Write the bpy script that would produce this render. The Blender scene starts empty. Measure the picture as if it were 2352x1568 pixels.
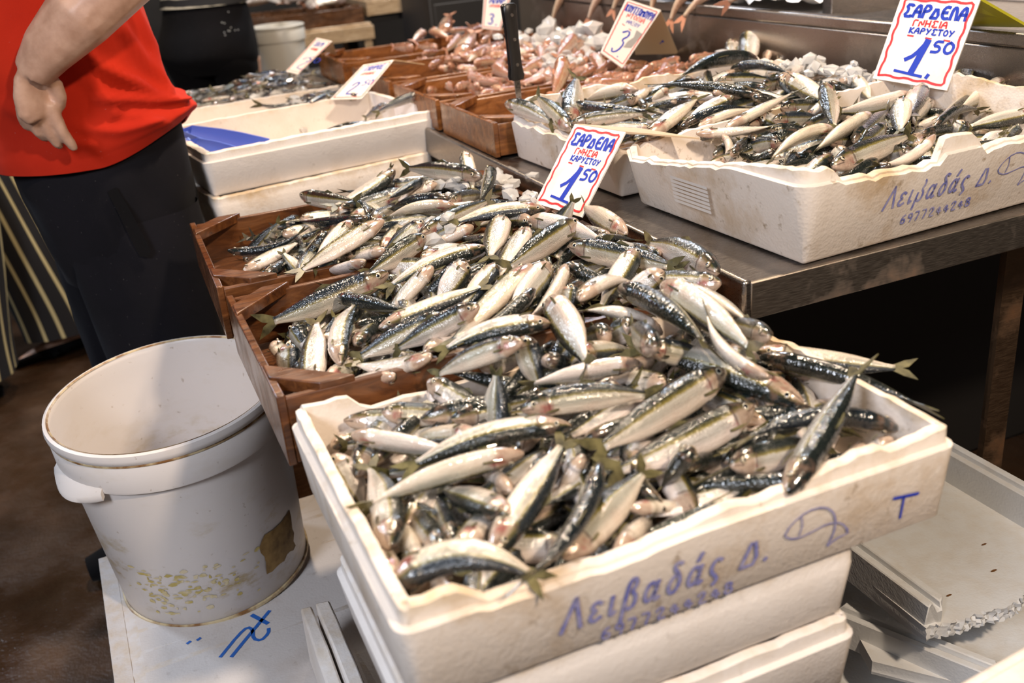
import bpy, bmesh, math, random
from mathutils import Vector, Matrix, noise
R = math.radians
scene = bpy.context.scene
COL = scene.collection
rng = random.Random(7)

# ---------------- camera, world, lights, exposure ----------------
cam_d = bpy.data.cameras.new('camera'); cam = bpy.data.objects.new('camera', cam_d); COL.objects.link(cam)
cam_d.sensor_width = 36.0; cam_d.lens = 35.0; cam_d.clip_start = .02; cam_d.clip_end = 60
P_, R_, Y_ = 0.41114974, -0.09263787, 0.37010036
fw = Vector((math.sin(Y_)*math.cos(P_), math.cos(Y_)*math.cos(P_), -math.sin(P_)))
rt = Vector((math.cos(Y_), -math.sin(Y_), 0)); up = rt.cross(fw)
rt, up = rt*math.cos(R_)+up*math.sin(R_), up*math.cos(R_)-rt*math.sin(R_)
M = Matrix((rt, up, -fw)).transposed().to_4x4(); M.translation = (0, 0, 1.29)
cam.matrix_world = M
cam_d.dof.use_dof = True; cam_d.dof.focus_distance = 1.32; cam_d.dof.aperture_fstop = 5.0
scene.camera = cam
CAM = Vector((0, 0, 1.29))
w = bpy.data.worlds.new('world'); scene.world = w; w.use_nodes = True
w.node_tree.nodes['Background'].inputs[0].default_value = (1.0, .90, .80, 1)
w.node_tree.nodes['Background'].inputs[1].default_value = .09
def lamp(name, loc, target, power, size, col):
    d = bpy.data.lights.new(name, 'AREA'); d.energy = power; d.shape = 'DISK'; d.size = size; d.color = col
    o = bpy.data.objects.new(name, d); COL.objects.link(o); o.location = loc
    o.rotation_euler = (Vector(target)-Vector(loc)).to_track_quat('-Z', 'Y').to_euler()
WARM = (1, .80, .60); COOL = (.70, .82, 1.0)
lamp('stall_lamp', (.70, -.55, 2.3), (.5, 1.0, .85), 47, .14, WARM)
lamp('stall_lamp', (1.0, 1.5, 2.6), (.9, 1.6, .9), 48, .14, WARM)
lamp('stall_lamp', (.25, 2.7, 2.7), (.4, 2.2, .9), 42, .14, WARM)
lamp('stall_lamp', (1.6, 4.3, 2.7), (1.1, 4.6, .9), 40, .2, (1, .9, .8))
lamp('cool_light', (-1.9, 3.6, 3.0), (0, 1.5, .6), 60, .5, COOL)
lamp('cool_light', (2.6, 4.5, 3.0), (.7, 1.4, .9), 45, .35, COOL)
lamp('cool_light', (-1.7, -.6, 2.5), (.2, 1.0, .5), 84, .9, (.86, .90, 1.0))  # unseen daylight-like fill, added front left to brighten bucket, slab and left faces
vs = scene.view_settings
vs.view_transform = 'Standard'; vs.look = 'None'; vs.gamma = 1; vs.use_curve_mapping = False; vs.exposure = -.22

# ---------------- helpers ----------------
def link(o, parent=None):
    COL.objects.link(o)
    if parent: o.parent = parent
    return o
def tag(o, label=None, cat=None, group=None, kind=None):
    if label: o['label'] = label
    if cat: o['category'] = cat
    if group: o['group'] = group
    if kind: o['kind'] = kind
    return o
def empty(name, loc=(0, 0, 0), rz=0):
    o = bpy.data.objects.new(name, None); o.empty_display_size = .02
    COL.objects.link(o); o.location = loc; o.rotation_euler = (0, 0, rz); return o
class MB:
    def __init__(s): s.v = []; s.f = []; s.uv = None; s.mi = []
    def add(s, vs, fs, mi=0):
        b = len(s.v); s.v += [tuple(p) for p in vs]; s.f += [tuple(b+i for i in f) for f in fs]; s.mi += [mi]*len(fs)
    def box(s, x0, x1, y0, y1, z0, z1, M=None):
        P = [Vector(p) for p in ((x0,y0,z0),(x1,y0,z0),(x1,y1,z0),(x0,y1,z0),(x0,y0,z1),(x1,y0,z1),(x1,y1,z1),(x0,y1,z1))]
        if M: P = [M @ p for p in P]
        s.add(P, [(0,3,2,1),(4,5,6,7),(0,1,5,4),(1,2,6,5),(2,3,7,6),(3,0,4,7)])
    def loft(s, rings, caps=True, mi=0):
        n = len(rings[0]); vs = [p for r in rings for p in r]; fs = []
        for i in range(len(rings)-1):
            for j in range(n):
                k = (j+1) % n; fs.append((i*n+j, i*n+k, (i+1)*n+k, (i+1)*n+j))
        if caps: fs.append(tuple(range(n-1, -1, -1))); fs.append(tuple((len(rings)-1)*n+j for j in range(n)))
        s.add(vs, fs, mi)
    def tube(s, pts, rad, n=12, flat=1.0, caps=True):
        pts = [Vector(p) for p in pts]; rings = []; ref = None
        for i, p in enumerate(pts):
            t = (pts[min(i+1, len(pts)-1)]-pts[max(i-1, 0)]).normalized()
            if ref is None: ref = t.orthogonal().normalized()
            a = (ref-t*ref.dot(t)).normalized(); ref = a; b = t.cross(a)
            r = rad[i] if hasattr(rad, '__len__') else rad
            rings.append([p+a*(r*math.cos(6.28319*j/n))+b*(r*flat*math.sin(6.28319*j/n)) for j in range(n)])
        s.loft(rings, caps)
    def build(s, name, mat, parent=None, angle=35, smooth=True):
        me = bpy.data.meshes.new(name); me.from_pydata(s.v, [], s.f)
        for m in (mat if isinstance(mat, (list, tuple)) else [mat]): me.materials.append(m)
        if any(s.mi): me.polygons.foreach_set('material_index', s.mi)
        if smooth:
            me.polygons.foreach_set('use_smooth', [True]*len(me.polygons))
            if angle < 180: me.set_sharp_from_angle(angle=R(angle))
        if s.uv:
            l = me.uv_layers.new(name='UVMap'); vi = [0]*len(me.loops); me.loops.foreach_get('vertex_index', vi)
            l.data.foreach_set('uv', [c for i in vi for c in s.uv[i]])
        me.validate(); me.update()
        o = bpy.data.objects.new(name, me); return link(o, parent)
def bevel(o, wd=.002, seg=2):
    m = o.modifiers.new('bevel', 'BEVEL'); m.width = wd; m.segments = seg; m.limit_method = 'ANGLE'; m.angle_limit = R(40); return o
# ---------------- material node helpers ----------------
class NT:
    def __init__(s, name):
        s.m = bpy.data.materials.new(name); s.m.use_nodes = True; s.t = s.m.node_tree; s.b = s.t.nodes['Principled BSDF']; s.tc = None
    def n(s, typ, **kw):
        x = s.t.nodes.new(typ)
        for k, v in kw.items():
            if k[0] == 'i' and k[1:].isdigit(): x.inputs[int(k[1:])].default_value = v
            else: setattr(x, k, v)
        return x
    def l(s, a, b): s.t.links.new(a, b)
    def coord(s, kind='Object'):
        if s.tc is None: s.tc = s.n('ShaderNodeTexCoord')
        return s.tc.outputs[kind]
    def noise(s, scale, detail=3, rough=.55, stretch=None, kind='Object', dist=0):
        x = s.n('ShaderNodeTexNoise'); x.inputs['Scale'].default_value = scale; x.inputs['Detail'].default_value = detail
        x.inputs['Roughness'].default_value = rough; x.inputs['Distortion'].default_value = dist
        src = s.coord(kind)
        if stretch:
            mp = s.n('ShaderNodeMapping'); mp.inputs['Scale'].default_value = stretch; s.l(src, mp.inputs[0]); src = mp.outputs[0]
        s.l(src, x.inputs['Vector']); return x.outputs['Fac']
    def ramp(s, fac, stops, interp='LINEAR'):
        x = s.n('ShaderNodeValToRGB'); x.color_ramp.interpolation = interp; e = x.color_ramp.elements
        while len(e) < len(stops): e.new(.5)
        for k, (p, c) in zip(e, stops):
            k.position = p; k.color = (c, c, c, 1) if not hasattr(c, '__len__') else (*c, 1)
        s.l(fac, x.inputs[0]); return x.outputs[0]
    def mix(s, fac, a, b, mode='MIX'):
        x = s.n('ShaderNodeMix', data_type='RGBA', blend_type=mode)
        for sock, v in ((x.inputs[0], fac), (x.inputs[6], a), (x.inputs[7], b)):
            if hasattr(v, 'links'): s.l(v, sock)
            elif hasattr(v, '__len__'): sock.default_value = (*v, 1)
            else: sock.default_value = v
        return x.outputs[2]
    def math(s, op, a, b=0, c=0):
        x = s.n('ShaderNodeMath', operation=op)
        for i, v in enumerate((a, b, c)):
            if hasattr(v, 'links'): s.l(v, x.inputs[i])
            else: x.inputs[i].default_value = v
        return x.outputs[0]
    def bump(s, h, strength=.3, dist=.002):
        x = s.n('ShaderNodeBump'); x.inputs['Strength'].default_value = strength; x.inputs['Distance'].default_value = dist
        s.l(h, x.inputs['Height']); s.l(x.outputs[0], s.b.inputs['Normal'])
    def set(s, **kw):
        for k, v in kw.items():
            i = s.b.inputs[k.replace('_', ' ')]
            if hasattr(v, 'links'): s.l(v, i)
            elif hasattr(v, '__len__'): i.default_value = (*v, 1) if i.type == 'RGBA' else v
            else: i.default_value = v
        return s.m
def plain(name, col, rough=.5, **kw):
    return NT(name).set(Base_Color=col, Roughness=rough, **kw)

# white expanded foam, dirty
def foam_mat(name, base, dirt, amt):
    t = NT(name)
    d = t.ramp(t.noise(9, 5, .65), [(.50, 0), (.72, 1)])
    g = t.ramp(t.noise(60, 4, .6), [(.62, 0), (.74, 1)])
    c = t.mix(t.math('MULTIPLY', d, amt), base, dirt)
    c = t.mix(t.math('MULTIPLY', g, amt*.9), c, tuple(x*.55 for x in dirt))
    gz = t.n('ShaderNodeSeparateXYZ'); t.l(t.coord('Generated'), gz.inputs[0])
    rim = t.math('MULTIPLY', t.ramp(gz.outputs[2], [(.84, 0), (.93, 1)]), t.ramp(t.noise(38, 4, .6), [(.42, 0), (.66, 1)]))
    c = t.mix(t.math('MULTIPLY', rim, min(.55, amt)), c, (.50, .34, .14))
    v = t.n('ShaderNodeTexVoronoi'); v.inputs['Scale'].default_value = 260; t.l(t.coord(), v.inputs['Vector'])
    h = t.math('ADD', t.math('MULTIPLY', v.outputs['Distance'], .5), t.noise(90, 3))
    t.bump(h, .35, .0012)
    return t.set(Base_Color=c, Roughness=.55, Specular_IOR_Level=.35, Subsurface_Weight=.0)
FOAM = foam_mat('foam_worn', (.77, .685, .605), (.46, .30, .14), .8)
FOAM2 = foam_mat('foam_clean', (.74, .685, .64), (.52, .43, .35), .3)
FOAM3 = foam_mat('foam_slab', (.60, .56, .54), (.42, .33, .26), .35)
FOAMBRK = foam_mat('foam_grey', (.70, .71, .72), (.48, .44, .40), .14)
def wood_mat(name, c0, c1, c2, rough=.33):
    t = NT(name)
    g = t.noise(9, 6, .65, (1.6, 11, 7), dist=.9)
    c = t.ramp(g, [(.3, c0), (.5, c1), (.72, c2)])
    k = t.ramp(t.noise(25, 4), [(.58, 0), (.75, 1)])
    c = t.mix(t.math('MULTIPLY', k, .6), c, tuple(x*.4 for x in c0))
    r = t.ramp(t.noise(18, 3), [(.35, .18), (.7, rough+.15)])
    t.bump(g, .25, .002)
    return t.set(Base_Color=c, Roughness=r, Specular_IOR_Level=.5, Coat_Weight=.25, Coat_Roughness=.15)
WOODR = wood_mat('wet_red_brown_wood', (.040, .013, .005), (.105, .036, .011), (.185, .070, .022))
WOODO = wood_mat('wet_orange_wood', (.075, .025, .008), (.19, .068, .018), (.30, .12, .036))
WOODD = wood_mat('dark_weathered_wood', (.045, .022, .012), (.11, .05, .024), (.20, .10, .05))
WOODP = wood_mat('pale_wood', (.34, .23, .13), (.50, .36, .22), (.60, .46, .30), .5)
def steel_mat(name, base, rust, ra, rough=.3):
    t = NT(name)
    br = t.noise(60, 3, .5, (1, 14, 14))
    c = t.mix(t.math('MULTIPLY', t.ramp(t.noise(7, 5, .65), [(.52, 0), (.72, 1)]), ra), base, rust)
    r = t.ramp(br, [(.3, rough-.1), (.7, rough+.12)])
    m = t.math('SUBTRACT', 1.0, t.math('MULTIPLY', t.ramp(t.noise(7, 5, .65), [(.52, 0), (.72, 1)]), ra))
    t.bump(br, .06, .001)
    return t.set(Base_Color=c, Roughness=r, Metallic=m)
STEEL = steel_mat('stainless_steel', (.29, .265, .245), (.18, .10, .05), .4)
STEELD = steel_mat('stained_steel', (.30, .26, .22), (.24, .10, .03), .8, .42)
RUST = steel_mat('rusty_iron', (.20, .13, .08), (.17, .065, .02), 1.0, .5)
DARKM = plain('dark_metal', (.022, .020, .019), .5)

# fish skins: UV.x runs snout to tail, UV.y belly 0 to back 1
def fish_mat(name, back, stripe, flank, belly, head, blood=(.42, .03, .04), rough=.2, metal=.3, edge=.0, mott=0, blue=.6):
    t = NT(name)
    uv = t.n('ShaderNodeSeparateXYZ'); t.l(t.coord('UV'), uv.inputs[0]); u, v = uv.outputs[0], uv.outputs[1]
    oi = t.n('ShaderNodeObjectInfo'); rnd = oi.outputs['Random']
    nz = t.math('SUBTRACT', t.noise(220, 3, .6), .5)
    v2 = t.math('ADD', v, t.math('MULTIPLY', nz, .10))
    v2 = t.math('ADD', v2, edge)
    c = t.ramp(v2, [(0, belly), (.24, belly), (.42, flank), (.585, flank), (.645, stripe), (.70, tuple(a*.35+b*.65 for a, b in zip(stripe, back))), (.78, back), (1, tuple(x*.75 for x in back))])
    # back hue differs fish to fish
    c = t.mix(t.math('MULTIPLY', rnd, .30), c, (.9, 1.0, .62), 'MULTIPLY')
    us = t.n('ShaderNodeTexNoise'); us.inputs['Scale'].default_value = 1; us.inputs['Detail'].default_value = 4
    mq = t.n('ShaderNodeMapping'); mq.inputs['Scale'].default_value = (5, 26, 1); ca = t.n('ShaderNodeCombineXYZ'); t.l(t.math('MULTIPLY', rnd, 37.0), ca.inputs[0]); t.l(t.math('MULTIPLY', rnd, 91.0), ca.inputs[1])
    t.l(t.coord('UV'), mq.inputs[0]); t.l(ca.outputs[0], mq.inputs['Location']); t.l(mq.outputs[0], us.inputs['Vector'])
    c = t.mix(t.math('MULTIPLY', t.ramp(us.outputs['Fac'], [(.42, 0), (.66, 1)]), .42), c, (.52, .47, .42), 'MULTIPLY')
    c = t.mix(t.math('MULTIPLY', t.math('MULTIPLY', t.ramp(rnd, [(.62, 0), (.85, 1)]), t.ramp(v, [(.48, 0), (.66, 1), (.8, .8), (1, .3)])), blue), c, (.035, .075, .20))
    c = t.mix(t.math('MULTIPLY', t.ramp(t.math('FRACT', t.math('MULTIPLY', rnd, 7.3)), [(.3, 0), (1, 1)]), .35), c, (.80, .70, .60), 'MULTIPLY')
    # scales
    vo = t.n('ShaderNodeTexVoronoi', feature='F1'); mp = t.n('ShaderNodeMapping'); mp.inputs['Scale'].default_value = (64, 30, 1)
    t.l(t.coord('UV'), mp.inputs[0]); t.l(mp.outputs[0], vo.inputs['Vector']); vo.inputs['Scale'].default_value = 1.0
    sc = vo.outputs['Distance']
    band = t.ramp(v, [(.5, 0), (.64, 1), (.78, .55), (1, .25)])
    body = t.ramp(u, [(.20, 0), (.24, 1)])
    glint = t.math('MULTIPLY', t.math('MULTIPLY', t.ramp(sc, [(.0, 1), (.32, 0)]), band), body)
    c = t.mix(t.math('MULTIPLY', glint, .20), c, (.40, .43, .33))
    if mott:
        c = t.mix(t.math('MULTIPLY', t.ramp(t.noise(150, 3), [(.48, 0), (.62, 1)]), mott), c, blood)
    hd = t.ramp(u, [(.175, 1), (.215, 0)])
    hc = t.ramp(v2, [(.0, head), (.55, head), (.72, tuple(a*.4+b*.6 for a, b in zip(stripe, back))), (.85, back)])
    c = t.mix(hd, c, hc)
    op = t.math('MULTIPLY', t.ramp(u, [(.196, 0), (.206, 1), (.214, 1), (.222, 0)]), t.ramp(v, [(.15, 0), (.3, 1), (.7, 1), (.8, 0)]))
    c = t.mix(t.math('MULTIPLY', op, .75), c, (.09, .05, .04))
    bl = t.math('MULTIPLY', t.ramp(u, [(.10, 0), (.14, 1), (.22, 1), (.26, 0)]), t.ramp(v, [(.10, 0), (.2, 1), (.42, 1), (.55, 0)]))
    bl = t.math('MULTIPLY', bl, t.ramp(t.math('ADD', t.noise(70, 2), t.math('MULTIPLY', rnd, .22)), [(.60, 0), (.72, 1)]))
    c = t.mix(t.math('MULTIPLY', bl, .68), c, blood)
    pk = t.ramp(t.math('ADD', t.noise(35, 2), t.math('MULTIPLY', rnd, .15)), [(.55, 0), (.8, 1)])
    c = t.mix(t.math('MULTIPLY', pk, .25), c, (.75, .48, .42), 'MULTIPLY')
    mo = t.math('MULTIPLY', t.ramp(u, [(.015, 1), (.085, 1), (.10, 0)]), t.ramp(v, [(.36, 0), (.40, 1), (.43, 1), (.47, 0)]))
    c = t.mix(t.math('MULTIPLY', mo, .8), c, (.05, .025, .02))
    c = t.mix(t.math('MULTIPLY', t.math('MULTIPLY', hd, t.ramp(t.noise(130, 3), [(.45, 0), (.65, 1)])), .45), c, (.22, .13, .09))
    t.bump(t.math('MULTIPLY', t.math('ADD', sc, t.math('MULTIPLY', nz, .9)), t.math('ADD', t.math('MULTIPLY', t.math('MULTIPLY', body, t.ramp(v, [(.3, .35), (.6, 1)])), .75), .2)), .42, .0014)
    bn = [n for n in t.t.nodes if n.type == 'BUMP'][0]; t.l(bn.outputs[0], t.b.inputs['Coat Normal'])
    r = t.ramp(t.noise(90, 2), [(.3, max(.06, rough-.08)), (.7, rough+.12)])
    return t.set(Base_Color=c, Roughness=r, Metallic=t.math('MULTIPLY', t.ramp(v, [(.15, .0), (.4, 1), (.7, .3)]), metal), Specular_IOR_Level=.7, Coat_Weight=.75, Coat_Roughness=.06)
SKIN = fish_mat('sardine_skin', (.008, .013, .012), (.25, .205, .050), (.51, .49, .455), (.72, .635, .585), (.44, .33, .25), (.30, .045, .045), blue=.14)
MULL = fish_mat('mullet_skin', (.34, .16, .10), (.45, .25, .165), (.54, .37, .28), (.66, .55, .47), (.42, .22, .14), (.40, .11, .055), .2, .05, .0, .35, blue=0)
DARKF = fish_mat('small_dark_fish_skin', (.006, .0065, .008), (.05, .05, .05), (.24, .235, .23), (.42, .38, .35), (.25, .2, .17), rough=.16)
SQUID = fish_mat('pinkish_grey_skin', (.30, .17, .12), (.42, .27, .2), (.55, .40, .31), (.66, .54, .45), (.45, .28, .2), rough=.2, metal=.05, blue=0)
PALEF = fish_mat('pale_fish_skin', (.55, .48, .44), (.70, .62, .52), (.75, .70, .64), (.8, .74, .68), (.65, .55, .5), rough=.2, metal=.1, blue=.1)
FIN = NT('fin_membrane'); FIN = FIN.set(Base_Color=FIN.ramp(FIN.noise(60, 3), [(.35, (.03, .027, .011)), (.65, (.15, .13, .055))]), Roughness=.3, Coat_Weight=.4)
FINP = plain('pink_fin_membrane', (.50, .24, .15), .3)
t = NT('fish_eye'); uvx = t.n('ShaderNodeSeparateXYZ'); t.l(t.coord('UV'), uvx.inputs[0])
EYE = t.set(Base_Color=t.ramp(uvx.outputs[0], [(.0, (.004, .004, .006)), (.46, (.006, .006, .008)), (.54, (.50, .46, .36)), (.86, (.38, .30, .19)), (.95, (.06, .04, .03))]), Roughness=.08, Coat_Weight=1.0)
ICE = NT('ice'); ICE.bump(ICE.noise(40, 3), .4, .004)
ICE = ICE.set(Base_Color=(.86, .85, .84), Roughness=.22, Transmission_Weight=.62, IOR=1.31)
SNOW = NT('packed_ice'); SNOW.bump(SNOW.noise(60, 4), .5, .004); SNOW = SNOW.set(Base_Color=(.88, .88, .88), Roughness=.3, Transmission_Weight=.1)
PAPER = NT('laminated_card'); PAPER = PAPER.set(Base_Color=PAPER.mix(PAPER.ramp(PAPER.noise(14, 4), [(.55, 0), (.8, 1)]), (.80, .76, .74), (.62, .54, .46)), Roughness=.3, Coat_Weight=.5, Coat_Roughness=.08)
PAPERB = plain('card_back', (.50, .36, .22), .45)
INKB = plain('blue_marker', (.008, .035, .42), .4); INKR = plain('red_marker', (.62, .03, .035), .4)
INKF = NT('faded_blue_print'); INKF = INKF.set(Base_Color=INKF.mix(INKF.ramp(INKF.noise(120, 3), [(.35, 0), (.75, 1)]), (.13, .14, .40), (.36, .34, .48)), Roughness=.6)
TAPE = plain('grey_tape', (.34, .33, .33), .25)
YELLOW = plain('olive_yellow_card', (.36, .32, .012), .4)
# ---------------- setting ----------------
t = NT('wet_concrete')
n1 = t.noise(2.2, 6, .62, kind='Object'); n2 = t.noise(14, 5, .65)
c = t.ramp(n1, [(.30, (.016, .007, .003)), (.5, (.040, .019, .0085)), (.72, (.078, .041, .019))])
c = t.mix(t.math('MULTIPLY', t.ramp(n2, [(.4, 0), (.7, 1)]), .45), c, (.035, .022, .013))
r_ = t.ramp(n1, [(.38, .10), (.52, .42), (.7, .6)])
t.bump(t.math('ADD', n2, t.math('MULTIPLY', t.noise(120, 3), .35)), .45, .01)
FLOORM = t.set(Base_Color=c, Roughness=r_, Specular_IOR_Level=.5)
m = MB(); m.add([(-5, -1, 0), (6, -1, 0), (6, 8, 0), (-5, 8, 0)], [(0, 1, 2, 3)])
tag(m.build('floor', FLOORM, smooth=False), 'wet dark brown concrete floor', kind='structure')
WALLM = NT('dark_wall'); WALLM = WALLM.set(Base_Color=WALLM.ramp(WALLM.noise(3, 4), [(.3, (.012, .011, .012)), (.7, (.03, .028, .028))]), Roughness=.6)
m = MB(); m.box(-5, 6, 7.0, 7.2, 0, 3.2)
tag(m.build('wall_back', WALLM, smooth=False), 'dark far wall of the market hall', kind='structure')

# ---------------- foam boxes ----------------
def foam_box(label, x, y, z0, w_, d_, h_, rz=0, mat=FOAM, wall=.018, taper=.008, step=True, top=None, jit=.0012, group=None, rough_rim=0, name='foam_box'):
    rr = max(.014, taper+.007); per = []
    def side(ax, ay, bx, by, nx, ny, sd):
        L = math.hypot(bx-ax, by-ay); n = max(3, int(L/.011))
        for i in range(n+1):
            q = i/n; per.append((ax+(bx-ax)*q, ay+(by-ay)*q, nx, ny, sd, q))
    a, b = w_/2, d_/2
    def corner(cx, cy, a0, sd):
        for k in (1, 2, 3):
            an = R(a0+k*22.5); per.append((cx+rr*math.cos(an), cy+rr*math.sin(an), math.cos(an), math.sin(an), sd, -1))
    side(-a+rr, -b, a-rr, -b, 0, -1, 'f'); corner(a-rr, -b+rr, -90, 'c')
    side(a, -b+rr, a, b-rr, 1, 0, 'r'); corner(a-rr, b-rr, 0, 'c')
    side(a-rr, b, -a+rr, b, 0, 1, 'b'); corner(-a+rr, b-rr, 90, 'c')
    side(-a, b-rr, -a, -b+rr, -1, 0, 'l'); corner(-a+rr, -b+rr, 180, 'c')
    rg = random.Random(label); rings = [[] for _ in range(8)]
    for (px, py, nx, ny, sd, q) in per:
        dz = top(sd, px, py) if top else 0
        dz += noise.noise(Vector((px*70, py*70, z0*9)))*jit*1.3*(1+1.6*rough_rim)+noise.noise(Vector((px*190, py*190, z0*9)))*jit*.8
        zt = h_+dz; zs = min(h_-.016, zt-.004)
        def at(ins, z): return (px-nx*ins, py-ny*ins, z)
        st = .006 if step else .001
        rings[0].append(at(taper+.004, 0)); rings[1].append(at(taper, .004)); rings[2].append(at(taper*.25*(1-zs/h_), zs-.002)); rings[3].append(at(st, zs))
        rings[4].append(at(st+.0005, zt-.002)); rings[5].append(at(st+.0035, zt)); rings[6].append(at(wall-.002, zt-.0005)); rings[7].append(at(wall+.004, .014))
    m = MB(); m.loft(rings, caps=False); n = len(per)
    m.add([(0, 0, 0)]+rings[0], [(0, 1+(j+1) % n, 1+j) for j in range(n)])
    m.add([(0, 0, .014)]+rings[7], [(0, 1+j, 1+(j+1) % n) for j in range(n)])
    o = m.build(name, mat, angle=40); o.location = (x, y, z0); o.rotation_euler = (0, 0, rz)
    return tag(o, label, 'box', group)
def lin(x, pts):
    if x <= pts[0][0]: return pts[0][1]
    for (a, va), (b, vb) in zip(pts, pts[1:]):
        if x <= b: return va+(vb-va)*(x-a)/(b-a) if b > a else vb
    return pts[-1][1]

# front box: x .106-.606, y .54-.90, rim .86
def top_front(sd, x, y):
    if sd == 'f': return lin(x+.356, [(.10, .001), (.163, 0), (.168, -.016), (.30, -.016), (.384, -.006), (.40, -.012), (.478, -.003), (.52, .004), (.536, -.006), (.606, 0)])
    if sd == 'l': return lin(y+.72, [(.54, 0), (.60, -.004), (.67, .001), (.70, -.005), (.76, -.002), (.9, 0)])
    if sd == 'b': return lin(x+.356, [(.1, .002), (.165, .002), (.18, -.016), (.45, -.016), (.47, 0)])
    if sd == 'r': return lin(y+.72, [(.54, 0), (.76, 0), (.77, -.006), (.80, -.003), (.83, -.002), (.9, .004)])
    return 0
FB = foam_box('large dirty white foam box in the foreground heaped with sardines, blue printing on its front', .356, .72, .767, .50, .36, .093, top=top_front, jit=.0014, rough_rim=.5, taper=.007)
foam_box('white foam box directly beneath the foreground sardine box', .318, .715, .692, .392, .33, .075, mat=FOAM2, step=False, group='foam boxes stacked under the foreground box')
foam_box('lowest white foam box in the foreground stack, with a wide rim', .318, .715, .612, .396, .34, .080, mat=FOAM2, group='foam boxes stacked under the foreground box')
# table boxes
def top_b1(sd, x, y):
    X, Yy = x+.953+.028, y+1.066+.012
    if sd == 'f': return lin(X, [(.70, .003), (.755, 0), (.762, -.016), (.775, -.018), (.916, -.023), (.92, .001), (.978, .001), (.985, -.020), (1.22, -.016)])
    if sd == 'l': return lin(Yy, [(.9, .002), (.98, -.006), (1.05, -.018), (1.13, -.030), (1.26, -.045)])
    if sd == 'b': return lin(X, [(.72, -.040), (.76, -.03), (.9, -.022), (1.22, -.01)])
    if sd == 'r': return .004*math.sin(Yy*40)
    return -.03 if x < 0 and y > 0 else 0
B1 = foam_box('dirty white foam box with blue printing at the front of the steel table', .953, 1.066, .8815, .545, .385, .115, R(3.0), top=top_b1, rough_rim=1, jit=.0014, taper=.020)
def top_b2(sd, x, y):
    if sd == 'l': return -.030+.003*math.sin(y*90)
    if sd == 'f': return lin(x, [(-.25, -.03), (0, -.03), (.2, -.02)])
    if sd == 'c' and x < 0: return -.030
    return .003*math.sin(x*50+y*70)
B2 = foam_box('broken white foam box behind the printed one, knife stuck in its corner',   .940, 1.452, .882, .545, .36, .100, R(3), top=top_b2, rough_rim=1, jit=.0016)
# left stack (blue scoops)
GA = 'foam boxes behind the left brown crate'
FA = foam_box('shallow white foam box holding the blue scoops, wrapped in plastic film', .392, 2.135, .834, .51, .37, .083, R(8), mat=FOAM2, wall=.022, group=GA)
foam_box('dirty white foam box under the one with the blue scoops', .372, 2.125, .752, .47, .37, .082, R(9), step=False, group=GA)
foam_box('lower white foam box of the stack behind the brown crate', .372, 2.125, .660, .46, .37, .092, R(7), mat=FOAM2, group=GA)
FBb = foam_box('white foam box behind the blue scoops with small dark fish at its right', .412, 2.535, .82, .50, .37, .085, R(4), mat=FOAM2)
FC = foam_box('white foam box of small dark fish in front of the person in black leggings', .41, 2.94, .80, .50, .37, .075, R(2), mat=FOAM2)
def stand(label, x0, x1, y0, y1, h, mat=WOODD, name='low_stand', legs=.05):
    e = empty(name, ((x0+x1)/2, (y0+y1)/2, 0)); tag(e, label, 'stand'); a, b = (x1-x0)/2, (y1-y0)/2
    m = MB(); m.box(-a, a, -b, b, h-.03, h); bevel(m.build('top', mat, e), .003)
    for sx in (-1, 1):
        for sy in (-1, 1):
            m = MB(); cx, cy = sx*(a-legs*.6), sy*(b-legs*.6); m.box(cx-legs/2, cx+legs/2, cy-legs/2, cy+legs/2, 0, h-.03); bevel(m.build('leg', mat, e), .003)
    return e
stand('dark wooden stand hidden under the foreground foam boxes', .20, .46, .60, .85, .612)
stand('dark wooden stand carrying the two brown sardine crates', .235, .60, .96, 1.66, .786)
stand('dark wooden stand under the left foam boxes', .20, .62, 1.96, 2.28, .66)
stand('dark wooden stand under the farther left foam boxes', .2, .64, 2.38, 3.1, .80)
FBb.location.z = .80; FC.location.z = .80

# ---------------- wooden crates ----------------
def crate(label, x0, x1, y0, y1, z0, z1, mat, rz=0, th=.009, braces='fblr', low=0):
    e = empty('wooden_crate', ((x0+x1)/2, (y0+y1)/2, z0), rz); tag(e, label, 'crate'); a, b, h = (x1-x0)/2, (y1-y0)/2, z1-z0
    def bd(*q, n='side_board', mt=mat):
        m = MB(); m.box(*q); return bevel(m.build(n, mt, e), .0015)
    bd(-a, -a+th, -b, b, 0, h); bd(a-th, a, -b, b, 0, h-low)
    bd(-a+th, a-th, -b, -b+th, .002, h-.004); bd(-a+th, a-th, b-th, b, .002, h-.004)
    for k in range(3):
        w3 = (2*b-2*th)/3; bd(-a+th, a-th, -b+th+k*w3+.001, -b+th+(k+1)*w3-.001, .003, .010, n='bottom_board')
    s = .082
    for sx, sy in ((-1, -1), (-1, 1), (1, -1), (1, 1)):
        if low and sx > 0: continue
        m = MB(); th2 = .026; z = h-.012; zt = h+.003
        p = [(sx*a, sy*(b-s)), (sx*a, sy*(b-s+th2*1.4)), (sx*(a-s+th2*1.4), sy*b), (sx*(a-s), sy*b)]
        p = [(sx*(a-.002), sy*(b-s)), (sx*(a-.002), sy*(b-s+th2*1.41)), (sx*(a-s+th2*1.41), sy*(b-.002)), (sx*(a-s), sy*(b-.002))]
        vs_ = [(q[0], q[1], z) for q in p]+[(q[0], q[1], zt) for q in p]
        fs = [(0, 3, 2, 1), (4, 5, 6, 7), (0, 1, 5, 4), (1, 2, 6, 5), (2, 3, 7, 6), (3, 0, 4, 7)]
        if sx*sy < 0: fs = [f[::-1] for f in fs]
        m.add(vs_, fs); bevel(m.build('corner_brace', mat, e), .0015)
    return e
C1 = crate('nearer red-brown wooden crate of sardines, just behind the foreground foam box', .100, .612, .915, 1.250, .786, .866, WOODR)
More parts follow.
